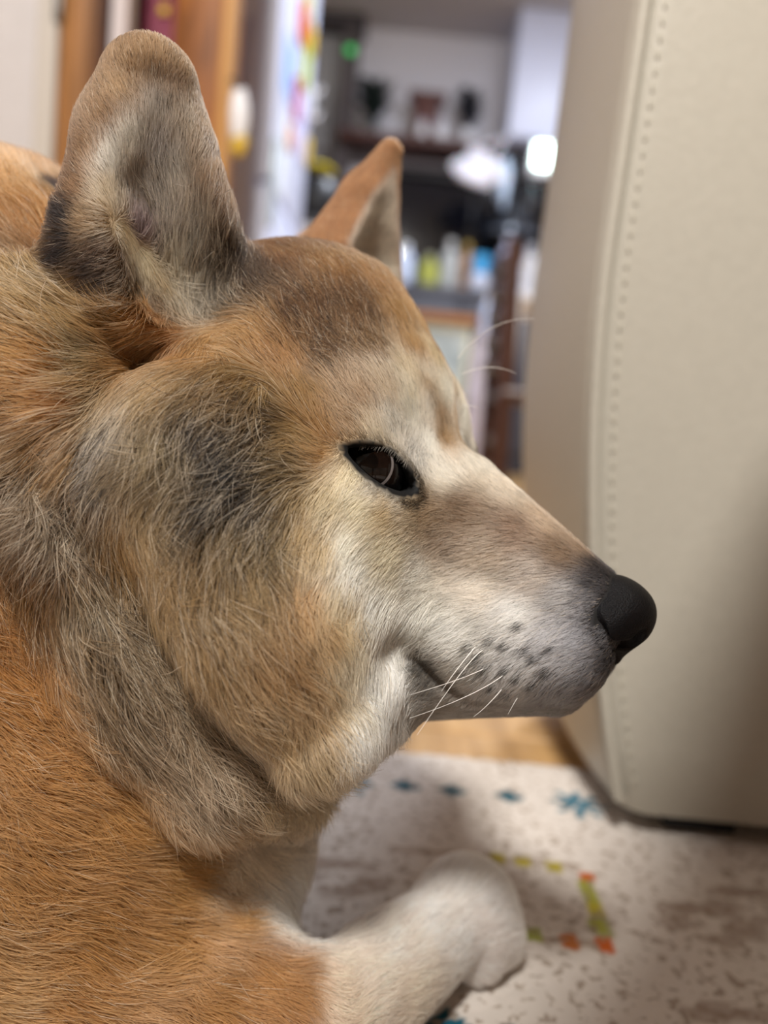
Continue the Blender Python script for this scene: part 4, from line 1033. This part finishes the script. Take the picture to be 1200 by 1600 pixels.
def grow_fur():
    tri = dogV[dogF]                                                  # quads
    ctr = tri.mean(1)
    area = np.linalg.norm(np.cross(tri[:, 2] - tri[:, 0], tri[:, 3] - tri[:, 1]), axis=1) * .5
    # coarse length of coat for the density
    col, lie, ext = coat(ctr.astype(np.float32))
    ln = ext[:, 0]; ln = np.where(ln > 1, 1 + (ln - 1) * .55, ln)
    dens = FUR_DENSITY * np.clip(.95 / ln, .5, 2.0)
    q = to_head(ctr)
    away = (ctr[:, 0] < -19) | (ctr[:, 1] > 33) & (q[:, 0] < -17)
    dens = np.where(away, dens * .28, dens)
    dens = np.where((q[:, 1] < -2.5) & (ctr[:, 2] < 26), dens * .5, dens)
    dens = np.where(ctr[:, 2] < .3, 0, dens)
    cum = np.cumsum(area * dens); n = int(cum[-1])
    pick = np.searchsorted(cum, rng.uniform(0, cum[-1], n))
    uv = rng.uniform(size=(n, 2, 1)); T = tri[pick]
    P = (T[:, 0] * (1 - uv[:, 0]) + T[:, 1] * uv[:, 0]) * (1 - uv[:, 1]) + (T[:, 3] * (1 - uv[:, 0]) + T[:, 2] * uv[:, 0]) * uv[:, 1]
    P = P.astype(np.float32)
    G = vert_n[dogF[pick]]
    Nn = unit((G[:, 0] * (1 - uv[:, 0]) + G[:, 1] * uv[:, 0]) * (1 - uv[:, 1]) + (G[:, 3] * (1 - uv[:, 0]) + G[:, 2] * uv[:, 0]) * uv[:, 1]).astype(np.float32)
    # bare skin: lids, nose leather, inside of the lid opening
    rel = mirror(to_head(P)) - EYE_C.astype(np.float32)
    x, y, z = rel @ EX.astype(np.float32), rel @ EY.astype(np.float32), rel @ EZ.astype(np.float32)
    nearz = np.abs(z) < 1.6
    bare = (lens2(x, y) < .13) & nearz
    bare |= (np.hypot((x - 1.02) * .9, (y + .03) * 1.7) < .36) & nearz
    bare |= nose_field(P) < .03
    P = P[~bare]; away = away[pick][~bare]
    n = len(P)
    Nn = Nn[~bare]
    col, lie, ext = coat(P)
    col, _, e2 = coat((P + lie * (ext[:, :1] * .5)).astype(np.float32)); ext[:, 2] = e2[:, 2]
    ln, lift, gz = ext[:, 0].copy(), ext[:, 1], ext[:, 2]
    ln = np.where(ln > 1, 1 + (ln - 1) * .55, ln)
    rel = mirror(to_head(P)) - EYE_C.astype(np.float32)
    x, y, z = rel @ EX.astype(np.float32), rel @ EY.astype(np.float32), rel @ EZ.astype(np.float32)
    l2 = np.where(np.abs(z) < 1.6, lens2(x, y), 9)
    ln *= np.clip(.35 + l2 / .8, .35, 1)
    nf = nose_field(P)
    ln *= np.clip(.4 + nf / .6, .4, 1)
    inner = (np.hypot((x - 1.05) * .8, (y + .03) * 1.2) < .62) & (np.abs(z) < 1.6)
    # colour of each hair: coherent tufts, single pale and dark hairs
    tuft = noise_dirs(P, .9, seed=3)[:, 0] * .5 + noise_dirs(P, .35, seed=4)[:, 0] * .5
    val = 1 + .10 * tuft + .13 * rng.normal(size=n)
    c = col * np.clip(val, .5, 1.6)[:, None]
    u_ = rng.uniform(size=n)
    darkh = u_ < gz * np.where(ln < 1.05, .45, .55)
    c[darkh] = c[darkh] * .22
    pale = u_ > 1 - gz * np.where(ln < 1.05, .14, .46)
    c[pale] = c[pale] * .35 + .65 * np.array([.74, .60, .42]) * (.75 + .25 * np.clip(col[pale].mean(1, keepdims=True) * 2, 0, 1))
    rimd = np.clip(1 - (l2 - .1) / .16, 0, 1)[:, None]
    c = c * (1 - rimd * .9)
    c[inner & (rng.uniform(size=n) < .75)] *= .12
    # whisker spots
    qh = mirror(to_head(P))
    for sx, sw, sv in SPOTS:
        dd = np.sqrt((qh[:, 0] - sx) ** 2 + (qh[:, 1] - sw) ** 2 + (qh[:, 2] - sv) ** 2)
        hit = (dd < .13) & (rng.uniform(size=n) < .9); c[hit] *= .10
    c = np.clip(c, .004, .9)
    L = ln * rng.uniform(.65, 1.2, n)
    amp = np.clip(ln * .30, .06, .55)
    jit = (noise_dirs(P, .8, seed=5) * .55 + noise_dirs(P, 2.2, seed=6) * .5)
    D = lie + jit * amp[:, None] * .75 + rng.normal(size=(n, 3)) * (.10 + .12 * gz)[:, None]
    K = 5
    pts = np.zeros((n, K + 1, 3), np.float32); pts[:, 0] = P - Nn * .04
    p = P.copy(); nn = Nn
    curl = rng.normal(size=(n, 3)) * (.12 + .35 * gz)[:, None]
    for k in range(K):
        s = k / (K - 1)
        d = D + curl * s
        d = d - nn * (d * nn).sum(1, keepdims=True)
        d = unit(d) + nn * (lift * (1.15 - 1.05 * s) + .05 * rng.normal(size=n))[:, None]
        p = p + unit(d) * (L / K)[:, None]
        if k < K - 1:
            f = dog_field(p)
            nn = gradient(dog_field, p, .08) if k == 1 else nn
            low = .03 + .05 * s
            p = p + nn * np.maximum(low - f, 0)[:, None]
        pts[:, k + 1] = p
    hc = bpy.data.hair_curves.new('fur')
    hc.add_curves([K + 1] * n)
    hc.attributes['position'].data.foreach_set('vector', (pts / 100).ravel())
    thick = np.where(ln < .75, .0062, np.where(ln < 1.3, .0075, .0088)) * np.where(away, 2.0, 1.0) * rng.uniform(.75, 1.25, n)
    prof = np.array([1.0, 1.0, .95, .8, .55, .12])
    ra = hc.attributes.get('radius') or hc.attributes.new('radius', 'FLOAT', 'POINT')
    ra.data.foreach_set('value', (thick[:, None] * prof[None] / 100).astype(np.float32).ravel())
    ca = hc.attributes.new('fur_color', 'FLOAT_COLOR', 'CURVE')
    ca.data.foreach_set('color', np.concatenate([c, np.ones((n, 1))], 1).astype(np.float32).ravel())
    hc.materials.append(fur_material())
    o = bpy.data.objects.new('fur', hc); bpy.context.scene.collection.objects.link(o)
    o.parent = dog; o['kind'] = 'stuff'
    print('hairs', n)
    return o
FUR_DENSITY = 420
fur = grow_fur()
# ---------------------------------------------------------------- nose leather, eyes, whiskers
nV, nF = surface_nets(nose_field, hw((-2.4, 0, -.6)) - 3.2, hw((-1, 0, -.6)) + 3.2, .05)
nose_me = mesh_from('nose', nV, nF)
nose_me.materials.append(mat('nose_leather', '07070b', .48, .22, bump=.35, scale=2200))
link('nose', nose_me, dog)
def sphere_part(name, parent, c, r, m, axis, a0=0.0, a1=180.0, seg=40, rings=20):
    """part of a sphere between the polar angles a0 and a1 round axis"""
    q = Vector(axis).to_track_quat('Z', 'Y'); bm = bmesh.new(); R_ = []
    for i in range(rings + 1):
        a = math.radians(a0 + (a1 - a0) * i / rings)
        if abs(math.sin(a)) < 1e-5: R_.append([bm.verts.new(Vector(c) + q @ Vector((0, 0, r * math.cos(a))))])
        else: R_.append([bm.verts.new(Vector(c) + q @ Vector((r * math.sin(a) * math.cos(2 * math.pi * k / seg), r * math.sin(a) * math.sin(2 * math.pi * k / seg), r * math.cos(a)))) for k in range(seg)])
    for A, B in zip(R_, R_[1:]):
        for k in range(seg):
            f = list(dict.fromkeys([A[k % len(A)], A[(k + 1) % seg % len(A)], B[(k + 1) % seg % len(B)], B[k % len(B)]]))
            if len(f) > 2: bm.faces.new(f)
    return link(name, finish(bm, name, m), parent)
for side in (1, -1):
    c = EYEBALL * np.array([1, side, 1]); look = (EZ - .34 * EX + .05 * EY) * np.array([1, side, 1])
    cw_ = hw(c) / 100; lw = look @ HEAD_M; lw = lw / np.linalg.norm(lw)
    ey = sphere_part('eyeball', dog, cw_, EYE_R / 100, mat('eye_dark', '0c0a0a', .12, .3), lw)
    sphere_part('iris', ey, cw_, EYE_R / 100 * 1.004, mat('iris_brown', '140d0a', .06, .3, var=.4, scale=900), lw, 15, 33)
    sphere_part('pupil', ey, cw_, EYE_R / 100 * 1.004, mat('pupil_black', '040404', .05, .3), lw, 0, 15.2)
    sphere_part('sclera_rim', ey, cw_, EYE_R / 100 * 1.004, mat('sclera_grey', '6a6462', .12, .4), lw, 35, 39)
whisk_m = mat('whisker_white', 'e6e2dc', .35, .4)
def whisker(pts, r=.00014):
    P = [Vector(hw(p) / 100) for p in pts]
    C = []
    for i in range(13):                                               # quadratic through three points
        t = i / 12; a, b, c = P
        C.append(a * (1 - t) * (1 - 2 * t) + b * 4 * t * (1 - t) + c * t * (2 * t - 1))
    link('whisker', tube_me('whisker', C, [r * (1 - .75 * i / 12) for i in range(13)], whisk_m, 5), dog)
WHISKERS = [[(-4.17, 2.86, -1.58), (-4.35, 4.02, -1.97), (-4.79, 5.7, -3.29)], [(-4.04, 2.74, -2.08), (-4.48, 3.92, -2.24), (-5.27, 5.3, -2.47)], [(-3.53, 2.45, -2.18), (-4.13, 3.76, -2.62), (-5.19, 5.32, -3.07)], [(-3.61, 2.21, -2.64), (-3.7, 3.31, -2.88), (-3.78, 4.37, -2.97)], [(-3.29, 1.72, -2.99), (-3.19, 2.67, -2.97), (-3.07, 3.62, -2.95)], [(-4.36, 2.94, -1.47), (-4.46, 4.09, -1.89), (-4.45, 5.19, -2.2)], [(-7.41, -1.79, 6.25), (-6.47, -1.79, 6.54), (-5.54, -1.78, 6.39)], [(-7.14, -1.4, 5.19), (-6.79, -1.21, 5.21), (-6.42, -1.02, 5.15)], [(-7.76, -2.15, 6.8), (-6.62, -2.13, 7.88), (-5.24, -2.2, 8.23)]]
for w in WHISKERS:
    whisker(w); 
    if w[0][1] > 0 and w[0][2] < 1: whisker([(a, -b, c) for a, b, c in w])
bm = bmesh.new(); rr = np.random.default_rng(12)
def lash(p0, d, L, r):
    p0 = np.array(p0); prev = None
    for i in range(5):
        t = i / 4; p = p0 + d * L * t + np.array([0, 0, -.25 * L * t * t]); rad = r * (1 - .8 * t)
        P = Vector(hw(p) / 100); s1 = Vector((1, 0, .3)).normalized() * rad; s2 = Vector((0, 1, 0)) * rad
        ring = [bm.verts.new(P + s1), bm.verts.new(P + s2), bm.verts.new(P - s1), bm.verts.new(P - s2)]
        if prev:
            for k in range(4): bm.faces.new((prev[k], prev[(k + 1) % 4], ring[(k + 1) % 4], ring[k]))
        prev = ring
for i in range(46):
    x = -.9 + 1.5 * i / 45; h = EYE_L / 2; y = .60 * (1 - (x / h) ** 2) + .10
    p = EYE_C + EX * x + EY * y + EZ * .02
    lash(p, -EY * rr.uniform(.5, 1) - EX * rr.uniform(.1, .6) + EZ * .5, rr.uniform(.12, .26), .00005)
link('eyelashes', finish(bm, 'eyelashes', mat('lash_pale', '9a948a', .4, .3)), dog, kind='stuff')
